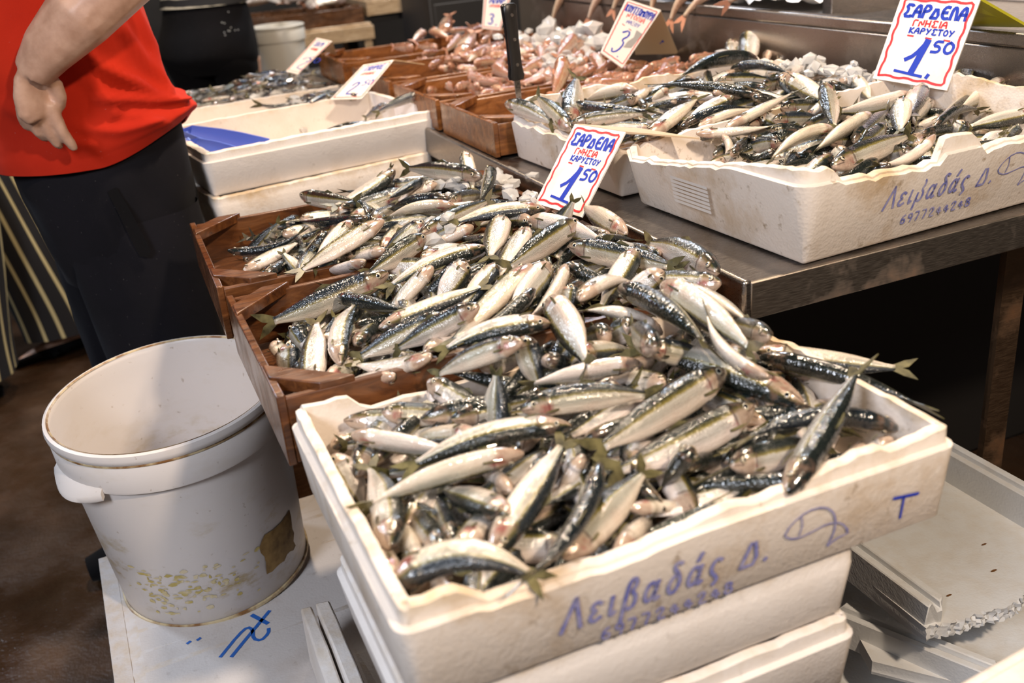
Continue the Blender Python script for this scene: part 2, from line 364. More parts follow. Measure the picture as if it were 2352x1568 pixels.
C2 = crate('farther red-brown wooden crate of sardines, beside the person in the red T-shirt', .098, .612, 1.300, 1.655, .786, .862, WOODR, R(-1))
T1 = crate('orange wooden crate of red mullet nearest the knife', .637, 1.16, 1.635, 1.915, .882, .944, WOODO)
T2 = crate('second orange wooden mullet crate back from the knife', .637, 1.16, 1.945, 2.235, .882, .944, WOODO)
T3 = crate('third orange wooden mullet crate, under the folded price card', .637, 1.16, 2.275, 2.60, .882, .944, WOODO)
T4 = crate('farthest orange wooden crate, empty at its left end', .637, 1.22, 2.70, 2.985, .882, .946, WOODO)

# ---------------- steel table and upper counter ----------------
e = empty('market_table', (1.3, 2.0, 0)); tag(e, 'stainless steel market table with a rust-stained front edge', 'table')
def part(name, mat, q, parent, bv=.003):
    m = MB(); m.box(*q); o = m.build(name, mat, parent); return bevel(o, bv) if bv else o
o_ = (1.3, 2.0)
part('tabletop', STEEL, (.632-1.3, 1.0, .875-2, 1.2, .855, .8785), e)
part('front_apron', STEELD, (.630-1.3, 1.0, .869-2, .8755-2, .836, .8815), e, .0015)
part('side_apron', STEEL, (.620-1.3, .632-1.3, .869-2, 1.2, .828, .8850), e, .004)
m = MB()
for sx, sy in ((1.12, .90),): pass
for lx, ly in ((1.19, 1.0), (.70, 3.1), (2.2, 3.1), (1.19, 2.2)):
    m = MB(); x, y = lx-1.3, ly-2; m.box(x-.022, x+.022, y-.004, y+.002, 0, .856); m.box(x+.016, x+.022, y+.002, y+.04, 0, .856); m.build('leg', RUST, e)
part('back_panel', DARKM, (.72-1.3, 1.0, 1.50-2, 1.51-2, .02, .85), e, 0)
part('shelf', STEELD, (.74-1.3, 1.0, 1.52-2, 1.1, .18, .20), e, 0)
e = empty('display_counter', (1.8, 2.0, .8785)); tag(e, 'raised stainless steel ice counter behind the table boxes', 'counter')
part('body', STEEL, (1.30-1.8, .6, .9-2, 1.02, 0, .15), e)
part('edge_rail', STEEL, (1.298-1.8, 1.325-1.8, .9-2, 1.02, .150, .172), e, .004)
part('divider_bar', STEEL, (1.42-1.8, .55, 1.70-2, 1.73-2, .15, .196), e, .003)
part('tray_floor', STEEL, (1.33-1.8, .6, .95-2, 1.0, .150, .155), e, 0)

# ---------------- writing ----------------
UP = {'Σ': [[(.72, .92), (.66, 1), (.06, 1), (.42, .52), (.0, .02), (.72, .0), (.74, .1)]], 'Α': [[(0, 0), (.1, .6), (.36, 1), (.56, .95), (.66, 0)], [(.1, .42), (.62, .42)]],
 'Ρ': [[(.08, 0), (.1, 1), (.5, 1), (.68, .78), (.52, .55), (.1, .48)]], 'Δ': [[(0, .0), (.36, 1), (.74, 0), (.0, .02)]],
 'Ε': [[(.62, .95), (.3, 1), (.06, .72), (.06, .26), (.3, .0), (.66, .05)], [(.08, .5), (.5, .52)]], 'Λ': [[(.04, 0), (.08, .8), (.28, 1), (.46, .85), (.6, 0)]],
 'Γ': [[(.1, 0), (.1, 1), (.6, .95)]], 'Ν': [[(.05, 0), (.08, 1), (.6, .02), (.64, 1)]], 'Η': [[(.06, 0), (.06, 1)], [(.62, 0), (.62, 1)], [(.06, .5), (.62, .5)]],
 'Ι': [[(.15, 0), (.15, 1)]], 'Κ': [[(.06, 0), (.06, 1)], [(.6, 1), (.08, .45), (.64, 0)]], 'Υ': [[(.02, 1), (.34, .5)], [(.66, 1), (.2, 0)]],
 'Τ': [[(0, 1), (.66, 1)], [(.33, 1), (.33, 0)]], 'Ο': [[(.34, 1), (.08, .8), (.04, .3), (.3, 0), (.6, .2), (.64, .75), (.36, 1)]],
 'Μ': [[(.02, 0), (.1, 1), (.36, .4), (.62, 1), (.7, 0)]], 'Ξ': [[(.05, 1), (.6, 1)], [(.12, .52), (.52, .52)], [(.02, 0), (.64, 0)]], 'Π': [[(.08, 0), (.1, 1), (.58, 1), (.6, 0)]],
 '0': [[(.34, 1), (.1, .8), (.06, .25), (.3, 0), (.56, .2), (.62, .75), (.36, 1)]], '1': [[(.08, .45), (.3, .62), (.56, 1), (.4, .05)], [(.0, .06), (.86, .0)]],
 '2': [[(.08, .75), (.22, 1), (.5, .98), (.58, .75), (.06, 0), (.64, 0)]], '3': [[(.1, .9), (.34, 1), (.56, .85), (.5, .65), (.24, .52), (.5, .44), (.56, .18), (.34, 0), (.04, .1)]],
 '4': [[(.44, 0), (.44, 1), (.02, .3), (.66, .3)]], '5': [[(.6, 1), (.2, 1), (.1, .56), (.4, .6), (.56, .35), (.44, .05), (.04, .04)]],
 '6': [[(.54, .95), (.28, .9), (.08, .45), (.1, .1), (.34, 0), (.56, .15), (.54, .42), (.32, .54), (.1, .38)]], '7': [[(.06, 1), (.62, 1), (.26, 0)]],
 '8': [[(.34, .54), (.1, .7), (.14, .95), (.36, 1), (.56, .92), (.56, .7), (.34, .54), (.08, .36), (.08, .1), (.34, 0), (.6, .1), (.6, .36), (.34, .54)]],
 '9': [[(.56, .6), (.34, .44), (.1, .6), (.12, .9), (.34, 1), (.56, .88), (.58, .5), (.4, 0)]], '.': [[(.06, .0), (.12, .08)]], ' ': [], 'Ι ': []}
LO = {'Λ': [[(-.04, 0), (.42, 1)], [(.42, 1), (.70, 0)]], 'ε': [[(.45, .53), (.3, .63), (.1, .55), (.12, .4), (.3, .34), (.1, .28), (.03, .12), (.2, 0), (.45, .1)]],
 'ι': [[(.12, .62), (.06, .1), (.12, 0), (.26, .1)]], 'β': [[(-.02, -.32), (.12, .7), (.25, .97), (.42, .97), (.48, .77), (.3, .56), (.5, .4), (.46, .1), (.25, 0), (.08, .12)]],
 'α': [[(.56, .62), (.43, .1), (.52, 0), (.64, .08)], [(.52, .42), (.38, .63), (.18, .58), (.05, .3), (.12, .04), (.3, .04), (.46, .28)]],
 'δ': [[(.52, .92), (.3, 1), (.2, .85), (.46, .55), (.52, .3), (.36, .03), (.15, .03), (.04, .25), (.18, .52), (.38, .6)]],
 'ς': [[(.46, .56), (.3, .65), (.08, .5), (.06, .25), (.3, .06), (.38, -.08), (.22, -.2)]], 'Δ': [[(0, 0), (.42, 1), (.72, 0), (.0, .0)]], '.': [[(.04, .0), (.1, .05)]], ' ': []}
LO['ά'] = LO['α']+[[(.36, .8), (.5, 1.02)]]
def ribbon(m, pts, wd, fmap, z=.0004):
    pts = [Vector((p[0], p[1])) for p in pts]
    if len(pts) > 2:      # round the corners a little
        q = [pts[0]]
        for a, b in zip(pts, pts[1:]): q += [a.lerp(b, .25), a.lerp(b, .75)]
        q.append(pts[-1]); pts = q
    L, Rr = [], []
    for i, p in enumerate(pts):
        tn = (pts[min(i+1, len(pts)-1)]-pts[max(i-1, 0)])
        if tn.length < 1e-9: tn = Vector((1, 0))
        tn.normalize(); nn = Vector((-tn.y, tn.x))*wd/2; e_ = tn*wd*.3*(-1 if i == 0 else 1 if i == len(pts)-1 else 0)
        L.append(fmap(p.x+nn.x+e_.x, p.y+nn.y+e_.y, z)); Rr.append(fmap(p.x-nn.x+e_.x, p.y-nn.y+e_.y, z))
    n = len(pts); m.add(L+Rr, [(i, i+n, i+n+1, i+1) for i in range(n-1)])
def text(m, s, x, y, h, wd, fmap, font=UP, wf=.78, slant=0, track=.22, z=.0004):
    for ch in s:
        st = font.get(ch, []); mxx = max([p[0] for q in st for p in q], default=.3)
        for q in st: ribbon(m, [(x+(p[0]+slant*p[1])*h*wf, y+p[1]*h) for p in q], wd, fmap, z)
        x += (mxx+track)*h*wf
    return x
def fit(font, s, h, width, track):
    return width/(h*sum(max([p[0] for q in font.get(c, []) for p in q], default=.3)+track for c in s))
def lettering(parent, mat, draw, fmap, name='lettering'):
    m = MB(); draw(m, fmap); return m.build(name, mat, parent, smooth=False)
# foam face print: local coordinates of the box front
def face(box, w_, d_, h_, taper):
    zs = h_-.018; i1 = taper*.25*(1-zs/h_)
    def fm(x, z, off): return (x, -d_/2+taper+(i1-taper)*(z-.004)/(zs-.006)-off-.0009, z)
    return fm
fm = face(FB, .5, .36, .093, .007)
def d_front(m, f):
    text(m, 'Λειβαδάς Δ.', .229-.356, .7938-.767, .0295, .0036, f, LO, fit(LO, 'Λειβαδάς Δ.', .030, .192, .30), .16, .30)
    text(m, '6977244248', .262-.356, .7722-.767, .0110, .0022, f, UP, fit(UP, '6977244248', .0115, .128, .34), .0, .34)
def fishlogo(x, z, s):
    def dr(m, f):
        o = [(0, .0), (.08, .14), (.3, .26), (.55, .24), (.72, .10), (.78, -.10), (.76, -.28), (.66, -.46), (.80, -.36), (1.0, -.34), (.98, -.26)]
        ribbon(m, [(x+p[0]*s, z+p[1]*s) for p in o], .0016, f)
        ribbon(m, [(x+p[0]*s, z+p[1]*s) for p in [(0, 0), (.06, -.08), (.22, -.13), (.44, -.10), (.64, -.06), (.82, -.10), (.94, -.20), (1.0, -.34)]], .0014, f)
        ribbon(m, [(x+p[0]*s, z+p[1]*s) for p in [(.22, .20), (.26, .06), (.22, -.08)]], .0012, f)
    return dr
lettering(FB, INKF, d_front, fm); lettering(FB, INKF, fishlogo(.428-.356, .812-.767, .066), fm, 'fish_emblem')
lettering(FB, INKB, lambda m, f: (ribbon(m, [(.539-.356, .0425), (.566-.356, .0385)], .003, f), ribbon(m, [(.5505-.356, .0405), (.5500-.356, .018)], .0022, f)), fm, 'marker_letter')
fm = face(B1, .545, .385, .115, .020)
def d_b1(m, f):
    text(m, 'Λειβαδάς Δ.', .809-.953, .9275-.8815, .027, .0033, f, LO, fit(LO, 'Λειβαδάς Δ.', .027, .182, .30), .16, .30)
    text(m, '6977244248', .843-.953, .902-.8815, .0112, .0021, f, UP, fit(UP, '6977244248', .0115, .122, .34), .0, .34)
lettering(B1, INKF, d_b1, fm); lettering(B1, INKF, fishlogo(.993-.953, .942-.8815, .068), fm, 'fish_emblem')
# torn label on the table box's left side
m = MB(); xs = -.2725+.0105
for k in range(7): m.add([(xs-.0042*(.03+k*.0055)/.021-.0002, -.02, .03+k*.0055), (xs-.0042*(.03+k*.0055)/.021-.0002, .06, .03+k*.0055), (xs-.0042*(.034+k*.0055)/.021-.0002, .06, .034+k*.0055), (xs-.0042*(.034+k*.0055)/.021-.0002, -.02, .034+k*.0055)], [(0, 1, 2, 3)])
m.build('torn_label', plain('faded_label', (.70, .66, .62), .6), B1, smooth=False)
# ---------------- fish ----------------
SV = [0, .015, .05, .10, .155, .20, .206, .27, .35, .44, .53, .61, .68, .745, .80, .84, .865]
SH = [.12, .30, .52, .72, .88, .95, .90, .98, 1.0, .99, .94, .84, .69, .53, .38, .30, .30]
SW = [.16, .38, .62, .82, .96, 1.02, .95, 1.0, 1.0, .97, .89, .75, .57, .40, .26, .18, .14]
MH = [.18, .46, .74, .92, 1.0, 1.02, .98, 1.0, .97, .91, .82, .71, .60, .49, .40, .34, .34]
NSEG = 12
def bspline(H, T, sag):
    def pos(s): return H.lerp(T, s)+sag*(4*s*(1-s))
    def tan(s): return ((T-H)+sag*(4*(1-2*s))).normalized()
    return pos, tan
def fish_rings(pos, tan, back, ht, wr, SHp, nseg=NSEG, idx=None):
    rings, uv = [], []
    for i in (idx or range(len(SV))):
        s = SV[i]; c = pos(s); t = tan(s); b = (back-t*back.dot(t)).normalized(); sd = t.cross(b)
        hh = ht/2*SHp[i]; ww = ht/2*wr*SW[i]; ring = []
        for j in range(nseg):
            a = 6.283185*j/nseg; ca, sa = math.cos(a), math.sin(a)
            wd = ww*(1+.10*ca-.10*(1-ca*ca)*0)*(abs(sa)**.85)*(1 if sa >= 0 else -1)
            y = hh*ca*(1.0 if ca > 0 else 1.06)
            ring.append(c+b*y+sd*wd); uv.append((s/.865, (1+ca)/2))
        rings.append(ring)
    return rings, uv
def blade(m, pts, th, nrm):
    n = len(pts); a = [p+nrm*th/2 for p in pts]; b = [p-nrm*th/2 for p in pts]
    m.add(a+b, [tuple(range(n)), tuple(range(2*n-1, n-1, -1))]+[(i, i+n, (i+1) % n+n, (i+1) % n) for i in range(n)])
def make_fish(name, H, T, back, sag, ht, mat, fin, wr=.62, SHp=SH, eye=.0, pale=False, simple=False):
    H, T, back, sag = map(Vector, (H, T, back, sag)); base = H.lerp(T, .45)
    pos, tan = bspline(H-base, T-base, sag)
    e = empty(name, base)
    rings, uv = fish_rings(pos, tan, back, ht, wr, SHp)
    m = MB(); m.loft(rings); m.uv = uv; m.build('body', mat, e, angle=180)
    L = (H-T).length
    def fr(s):
        t = tan(s); b = (back-t*back.dot(t)).normalized(); return pos(s), t, b, t.cross(b)
    c, t, b, sd = fr(.855); hp = ht/2*.32
    c2 = pos(1.0)+sag*0; ax = (c2-c); spread = min(ht*.52, L*.095)
    P = [c+b*hp, c+ax*.45+b*(hp+spread*.42), c2+b*spread, c+ax*.62+b*hp*.55, c+ax*.36, c+ax*.62-b*hp*.55, c2-b*spread, c+ax*.45-b*(hp+spread*.42), c-b*hp]
    m = MB(); n = len(P); th = .0009
    A = [p+sd*th/2 for p in P]; B = [p-sd*th/2 for p in P]
    fs = [(0, 1, 3, 4), (1, 2, 3), (4, 5, 7, 8), (5, 6, 7), (0, 4, 8)]
    m.add(A+B, fs+[tuple(n+i for i in f[::-1]) for f in fs]+[(i, i+n, (i+1) % n+n, (i+1) % n) for i in range(n)])
    m.build('tail_fin', fin, e, smooth=False)
    if simple: return e
    m = MB(); c1, t1, b1, s1 = fr(.40); cc, tt, bb, ss = fr(.53); k = SHp[9]*ht/2
    blade(m, [c1+b1*k*.95, c1+b1*(k+ht*.11)+(cc-c1)*.45, cc+b1*(k*.95+ht*.03), cc+bb*k*.88], .0008, s1); m.build('dorsal_fin', fin, e, smooth=False)
    for q in (-1, 1):
        c1, t1, b1, s1 = fr(.245); hh, ww = ht/2*.97, ht/2*wr
        o = c1-b1*hh*.52+s1*q*ww*.86; d = -t1*L*.105; out = s1*q*.0016
        m = MB(); blade(m, [o+out*.3+b1*ht*.035, o+d*.6+out*1.1+b1*ht*.015, o+d+out*1.3-b1*ht*.025, o+d*.55+out-b1*ht*.06, o+out*.2-b1*ht*.03], .0008, s1*q); m.build('pectoral_fin', fin, e, smooth=False)
        c1, t1, b1, s1 = fr(.083); sv = .64; r = max(ht*.125, .0022)
        o = c1+b1*ht/2*sv*.30+s1*q*ht/2*wr*.70
        nm = (s1*q+b1*.25+t1*.15).normalized(); a1 = (t1-nm*t1.dot(nm)).normalized(); a2 = nm.cross(a1)
        m = MB(); uvs = []; rg = []
        for (rr, z) in ((1.0, -.25), (.9, .12), (.62, .30), (.45, .36), (.2, .42)):
            rg.append([o+a1*(r*rr*math.cos(6.28319*j/10))+a2*(r*rr*math.sin(6.28319*j/10))+nm*(r*z) for j in range(10)]); uvs += [(rr, 0)]*10
        m.loft(rg); m.uv = uvs; m.build('eye', EYE, e, angle=180)
    return e
FISH = """C2 553 1563 921 513 1430 883 -95 31 -10 0 0 0 28.4
C2 478 1497 893 401 1501 872 0 98 20 -1 1 4 28.4
C2 453 1372 898 545 1440 875 16 12 98 0 0 0 29.9
C2 256 1523 870 336 1521 866 5 90 42 0 0 0 28.4
C2 221 1493 860 294 1520 858 -33 92 23 0 0 0 28.4
C1 566 1084 893 572 1202 878 -99 6 11 0 0 0 25.6
C1 428 1260 892 375 1280 867 -19 52 83 0 0 0 28.4
C1 540 1070 900 612 1088 878 29 -94 16 0 0 0 22.8
C1 441 1241 893 367 1256 867 33 83 -45 0 0 0 31.3
C2 162 1542 816 232 1525 878 -68 -22 70 0 0 0 28.4
C2 274 1415 875 214 1409 835 -3 -98 18 2 -1 -3 31.3
C2 143 1401 845 247 1456 859 -47 88 9 0 0 0 28.4
C2 314 1248 883 283 1334 852 95 31 -6 0 0 0 28.4
C1 595 882 897 588 1042 893 43 4 90 3 0 6 38.0
C1 538 1045 893 576 916 893 42 13 90 0 0 0 28.4
C1 177 1069 850 235 1165 836 -86 49 -13 0 0 0 28.4
C1 161 1142 847 171 1099 820 38 -43 82 0 0 0 31.3
C1 131 1117 844 144 1098 817 61 76 -24 0 0 0 28.4
C1 161 964 847 222 1028 829 19 -44 -88 0 0 0 28.4
C1 220 907 860 184 1006 820 91 18 -37 0 0 0 28.4
C2 537 1447 903 449 1608 902 12 7 99 1 1 3 34.9
C2 410 1609 863 442 1618 910 -57 -64 52 0 0 0 25.6
C2 550 1444 918 484 1340 893 39 -45 80 5 -3 -3 32.7
C2 460 1506 902 367 1431 899 60 -75 26 0 0 0 25.6
C2 282 1633 882 353 1495 888 14 11 98 -1 -1 -4 30.9
C2 463 1399 892 379 1474 870 -68 -64 36 0 3 9 28.4
C2 503 1362 883 387 1381 894 -5 27 -96 -1 -1 -6 28.4
C2 447 1330 900 353 1398 879 57 62 -54 0 3 9 28.4
C2 371 1267 889 515 1338 899 -20 28 94 0 0 0 30.3
C2 335 1408 886 242 1527 871 -77 -58 27 -1 -1 -4 28.8
C1 589 1079 893 602 1243 893 -32 3 -95 0 0 0 34.3
C1 542 1224 851 576 1191 923 -81 28 51 0 0 0 28.4
C1 516 1209 893 461 1299 872 -50 -48 -72 0 1 5 28.4
C1 506 1201 897 553 1046 893 -12 -1 -99 1 0 3 36.9
C2 298 1406 880 229 1479 840 6 52 85 1 -1 -3 28.4
C2 395 1311 891 322 1306 860 -34 60 73 0 0 0 31.3
C2 136 1491 854 254 1449 879 -38 -84 39 2 -4 -15 25.6
C1 440 1180 892 422 1265 870 -97 -16 17 0 0 0 22.8
C2 306 1381 893 219 1299 860 56 -28 -78 0 0 0 28.4
C1 579 980 896 585 1097 878 -91 10 40 0 0 0 22.8
C1 340 1166 888 433 1237 870 -60 80 2 0 1 3 28.4
C1 479 1143 907 379 1019 890 -73 63 -27 0 0 0 33.5
C1 370 1236 895 264 1190 872 -27 15 95 0 0 0 32.7
C1 499 1062 901 572 916 897 22 9 97 0 0 0 34.0
C2 222 1373 821 201 1407 865 -90 -42 -12 0 0 0 28.4
C2 167 1351 848 223 1448 837 77 -38 51 0 0 0 28.4
C1 419 1137 895 267 1117 873 17 -92 -36 -2 4 8 29.2
C1 471 1014 896 533 967 868 -46 -81 36 -2 -1 -4 31.3
C1 577 850 899 528 957 887 57 34 75 -1 -1 -3 32.7
C1 375 1095 900 301 1091 852 -48 -41 78 0 0 0 29.9
C1 371 1080 901 319 1068 859 64 -29 -71 0 0 0 32.7
C1 536 899 907 487 925 866 45 -40 -80 0 0 0 32.7
C1 449 1012 902 346 911 887 42 -30 -86 0 0 0 34.1
C1 291 1155 884 118 1154 852 -18 20 96 1 -1 -3 38.5
C1 450 956 892 435 943 865 58 -81 8 0 0 0 31.3
C1 221 1141 871 277 1020 880 -74 -29 61 0 0 0 31.3
C1 538 887 893 542 731 893 82 2 -58 4 0 5 32.5
C1 529 700 903 545 814 874 43 17 89 0 0 0 28.4
C1 207 1010 861 271 1108 848 83 -52 18 0 0 0 28.4
C1 182 1050 830 207 1095 872 -80 -10 59 0 0 0 25.6
C1 303 974 885 192 994 849 -20 43 88 0 0 0 32.7
C1 373 791 889 456 820 863 13 -85 -50 0 0 0 31.3
C1 436 763 892 507 750 863 41 39 82 0 0 0 28.4
C1 346 804 887 383 827 858 62 -76 20 0 0 0 28.4
C1 146 1087 849 131 1057 810 81 -57 13 0 0 0 32.7
C2 442 1612 899 297 1517 882 54 -77 -35 3 -3 -8 33.1
C1 544 1227 900 405 1256 896 -16 -82 -55 0 2 8 28.4
C1 477 1225 902 399 1085 894 -86 48 -15 0 0 0 38.0
C1 541 1121 910 394 1036 896 -27 31 91 0 0 0 35.7
C2 340 1331 900 190 1295 857 -30 92 26 0 0 0 34.9
C2 284 1239 877 238 1340 840 82 17 -55 0 -1 -3 25.6
C1 546 977 909 439 876 886 68 -64 -37 0 0 0 31.3
C1 399 1054 901 316 972 883 71 -68 -19 0 0 0 28.4
C1 416 870 910 517 927 887 -52 83 -20 0 5 11 28.4
C1 467 1008 898 357 896 888 -31 38 -87 6 -5 -6 30.0
C1 336 1108 896 258 1106 841 4 100 -8 0 0 0 32.7
C1 508 869 897 496 720 893 -44 1 90 4 0 4 31.3
C1 500 845 916 487 656 906 -14 6 -99 4 0 4 36.0
C1 328 932 905 233 980 854 -29 37 88 0 0 0 29.9
C1 181 980 855 242 1105 876 90 -42 -8 -9 4 5 28.4
C1 453 820 892 436 858 863 -7 59 81 0 0 0 31.3
C1 416 716 914 450 828 890 34 10 94 0 0 0 31.3
C1 421 816 892 412 868 862 6 51 86 0 0 0 31.3
C1 142 967 835 187 1113 867 -90 34 -28 0 0 0 35.5
C1 291 848 882 359 880 857 24 23 94 0 0 0 34.1
C1 232 997 878 375 1001 901 10 -90 -43 0 0 0 27.0
C1 427 1016 905 274 909 874 -53 82 -20 0 0 0 37.7
C1 396 939 906 275 880 886 28 -76 59 3 -3 -5 28.4
C1 472 886 905 470 702 897 -74 -2 67 7 0 8 40.4
C1 494 836 864 410 873 897 19 86 -48 5 2 10 28.4
C1 376 857 898 257 889 879 -17 -88 -44 0 4 9 28.4
C1 483 639 898 495 756 926 48 16 -86 -11 3 -9 22.8
C1 261 902 875 191 995 851 77 62 15 -2 -3 -9 28.4
C1 325 809 909 248 884 858 26 72 65 0 2 3 28.4
C1 338 838 901 340 811 847 76 -57 31 0 0 0 31.3
C1 397 906 903 363 748 891 -50 17 -85 4 -1 2 40.0
FB 435 732 866 422 821 845 96 19 23 0 0 0 28.4
FB 574 725 844 672 714 805 0 96 -27 0 0 0 25.6
FB 186 839 859 276 823 834 32 53 79 0 0 0 27.0
FB 545 656 842 477 684 814 -50 -71 49 0 2 3 28.4
FB 393 685 861 362 732 825 81 8 -58 0 0 0 28.4
FB 247 742 862 198 842 821 -60 -54 -59 0 0 0 28.4
FB 575 585 836 530 607 801 67 48 -57 0 0 0 25.6
FB 384 623 849 463 669 811 60 -59 53 0 0 0 25.6
FB 388 611 871 363 628 828 -73 -66 17 0 0 0 28.4
FB 243 660 849 249 759 818 20 -30 -93 0 0 0 28.4
FB 180 632 840 199 747 818 74 1 68 0 0 0 22.8
FB 180 619 839 259 704 821 -72 60 -35 0 0 0 32.7
FB 146 611 837 160 726 816 -31 -13 -94 0 0 0 25.6
FB 566 772 852 681 667 842 -63 -65 -42 -1 -1 -3 29.6
FB 537 659 847 424 806 880 -74 -45 -50 5 2 8 35.8
FB 588 594 837 432 625 849 -13 -85 51 3 9 16 31.8
FB 547 587 837 518 602 801 79 44 -43 0 0 0 25.6
FB 316 669 857 285 677 807 68 66 -31 0 0 0 25.6
FB 127 802 849 142 759 804 -97 -14 -18 0 0 0 31.3
FB 466 563 838 377 638 819 -50 -40 77 0 0 0 28.4
FB 224 618 858 199 730 831 -90 -28 -34 0 0 0 28.4
FB 318 596 844 407 618 803 -38 85 -37 0 0 0 22.8
FB 167 619 842 170 735 820 57 14 81 0 0 0 28.4
FB 398 559 840 333 599 798 -65 -70 31 0 0 0 28.4
FB 126 612 836 122 730 827 -99 -4 -17 0 0 0 25.6
FB 557 753 854 637 592 838 -66 -40 63 3 1 5 34.3
FB 239 854 872 291 800 832 73 21 65 0 0 0 28.4
FB 292 745 873 420 710 866 15 35 92 1 3 6 29.9
FB 150 819 854 236 715 857 35 27 -90 0 0 0 28.4
FB 418 603 849 535 611 832 10 40 91 0 0 0 31.3
FB 132 642 844 151 781 848 97 -14 18 7 -1 1 31.3
FB 282 554 838 365 631 804 -31 -8 -95 0 0 0 28.4
FB 158 574 836 157 659 795 28 -41 -87 0 0 0 25.6
FB 423 760 880 302 776 879 8 54 -84 0 1 2 27.0
FB 279 780 827 290 794 899 48 -87 9 0 0 0 32.7
FB 485 708 876 305 650 866 -22 54 81 0 0 0 37.7
FB 320 700 869 164 731 851 -15 -93 -33 0 7 11 27.2
FB 199 595 843 317 696 866 65 -67 -37 0 0 0 31.2
FB 243 563 844 362 634 853 -46 71 53 0 0 0 32.7
FB 430 544 849 588 641 886 32 -74 59 0 0 0 36.0
FB 489 670 855 312 638 853 -12 60 79 1 -3 -4 37.4
FB 268 687 864 115 697 847 12 29 -95 0 4 6 27.9
FB 308 625 874 189 529 861 28 -46 84 7 -8 -6 26.2
FB 115 600 839 222 540 840 -45 -81 -38 7 13 19 31.3
B2 1295 1694 957 1399 1849 992 -26 -5 97 0 0 0 36.0
B2 1278 1720 957 1393 1868 982 -38 44 -82 0 0 0 36.0
B2 1324 1842 1001 1195 1672 956 -80 59 8 0 0 0 55.9
B2 1299 1873 982 1191 1720 955 -80 59 -14 0 0 0 41.3
B2 1063 1391 987 1210 1511 985 -63 77 -9 0 0 0 36.0
B2 859 1511 984 794 1606 957 47 7 -88 0 2 7 34.1
B2 937 1344 984 908 1457 969 93 20 -31 0 0 0 25.6
B2 667 1644 972 675 1455 960 34 -5 94 3 0 5 36.0
B2 1151 1579 987 920 1505 986 28 -86 42 -2 5 19 50.7
B2 970 1309 983 828 1432 1007 -62 -76 19 1 0 6 34.2
B2 804 1452 975 903 1533 985 -62 78 -9 0 0 0 28.4
B2 889 1463 988 856 1479 963 67 51 -54 0 0 0 25.6
B2 692 1445 962 822 1665 1002 -79 38 48 0 0 0 49.0
B2 815 1444 988 777 1496 964 -44 8 89 0 0 0 28.4
B2 881 1371 983 839 1480 961 -93 -37 -8 0 0 0 28.4
B2 681 1412 961 702 1598 992 59 -20 78 0 0 0 35.9
B1 874 1214 968 961 1281 957 -59 79 13 0 0 0 28.4
B1 893 1221 976 935 1205 952 -57 -37 -73 0 0 0 31.3
B2 1052 1520 991 1089 1379 984 -88 -25 41 4 0 14 31.3
B2 969 1437 993 1086 1431 979 13 20 97 0 0 0 31.3
B1 1347 1292 981 1228 1147 957 41 -47 78 0 0 0 48.5
B1 1151 1315 984 1095 1211 969 -67 46 -58 0 0 0 31.3
B2 1182 1306 977 1170 1263 954 -54 50 -67 0 0 0 28.4
B2 1043 1366 992 1046 1313 963 -94 12 -33 0 0 0 28.4
B2 1044 1355 997 1013 1193 976 -35 18 -92 0 0 0 39.5
B2 900 1348 994 982 1374 981 -30 95 6 0 0 0 28.4
B2 942 1301 988 1006 1299 965 8 -95 31 0 0 0 28.4
B2 736 1516 979 798 1337 983 -79 -26 55 -1 -1 -5 34.0
B1 1039 1252 999 933 1099 966 -82 51 27 0 0 0 35.9
B2 922 1324 987 807 1294 969 29 -77 -57 0 0 0 31.3
B2 685 1423 968 802 1363 975 0 13 99 0 1 3 28.4
B2 760 1294 967 722 1405 961 64 26 72 0 0 0 25.6
B1 883 1178 965 962 1163 945 23 -10 97 0 0 0 31.3
B1 1223 1319 976 1210 1182 960 -5 12 -99 0 0 0 32.7
B2 1112 1331 983 1172 1284 956 -57 -81 15 -1 0 -4 28.4
B1 1252 1194 961 1256 1240 948 98 -11 -15 0 0 0 28.4
B1 1332 1143 957 1181 1079 956 38 -90 23 0 0 0 31.3
B1 949 1240 978 1066 1253 960 14 6 99 0 0 0 32.7
B1 1166 1167 966 1066 1089 959 9 -3 -100 0 0 0 28.4
B2 737 1272 964 892 1367 990 -51 86 -10 0 0 0 40.0
B2 790 1267 970 924 1270 976 0 -90 44 -1 3 10 28.4
B1 903 1198 973 1018 1214 954 15 7 99 0 0 0 29.9
B1 1118 1090 958 1069 1110 942 46 76 -47 0 0 0 28.4
B1 772 1249 963 890 1260 965 8 -89 44 0 0 0 22.8
B1 814 1208 967 806 1274 949 -86 -24 -46 0 0 0 25.6
B1 1008 1038 956 1099 1040 938 6 92 38 0 0 0 25.6
B1 781 1123 957 867 1204 953 40 -39 83 0 0 0 28.4
B1 830 1095 957 809 1124 937 -83 -56 6 0 0 0 25.6
B1 1182 1200 980 1046 1083 969 63 -75 20 0 0 0 40.9
B1 1174 1210 968 990 1181 972 -3 6 -100 0 -2 -5 37.0
B1 1257 1160 964 1115 1093 962 38 -83 41 0 0 0 31.3
B1 983 1225 959 1036 1221 991 8 100 1 0 0 0 22.8
B1 1213 1067 958 1325 1103 949 8 -47 -88 0 0 0 28.4
B1 809 1250 969 926 1259 977 -7 99 -14 -1 2 6 27.0
B1 928 1056 961 1084 1156 968 -17 19 97 0 0 0 35.2
B1 1162 995 953 1136 997 936 -23 -93 29 0 0 0 25.6
B1 1086 990 936 1132 989 955 30 -60 -75 0 0 0 28.4
B1 989 995 954 1025 1072 939 -66 16 -73 0 0 0 28.4
B1 874 1138 933 860 1113 973 -89 -18 -43 0 0 0 25.6
B1 857 1117 961 831 1175 940 -21 25 95 0 2 5 28.4
B1 849 1074 956 828 1078 935 -29 -95 12 0 0 0 28.4
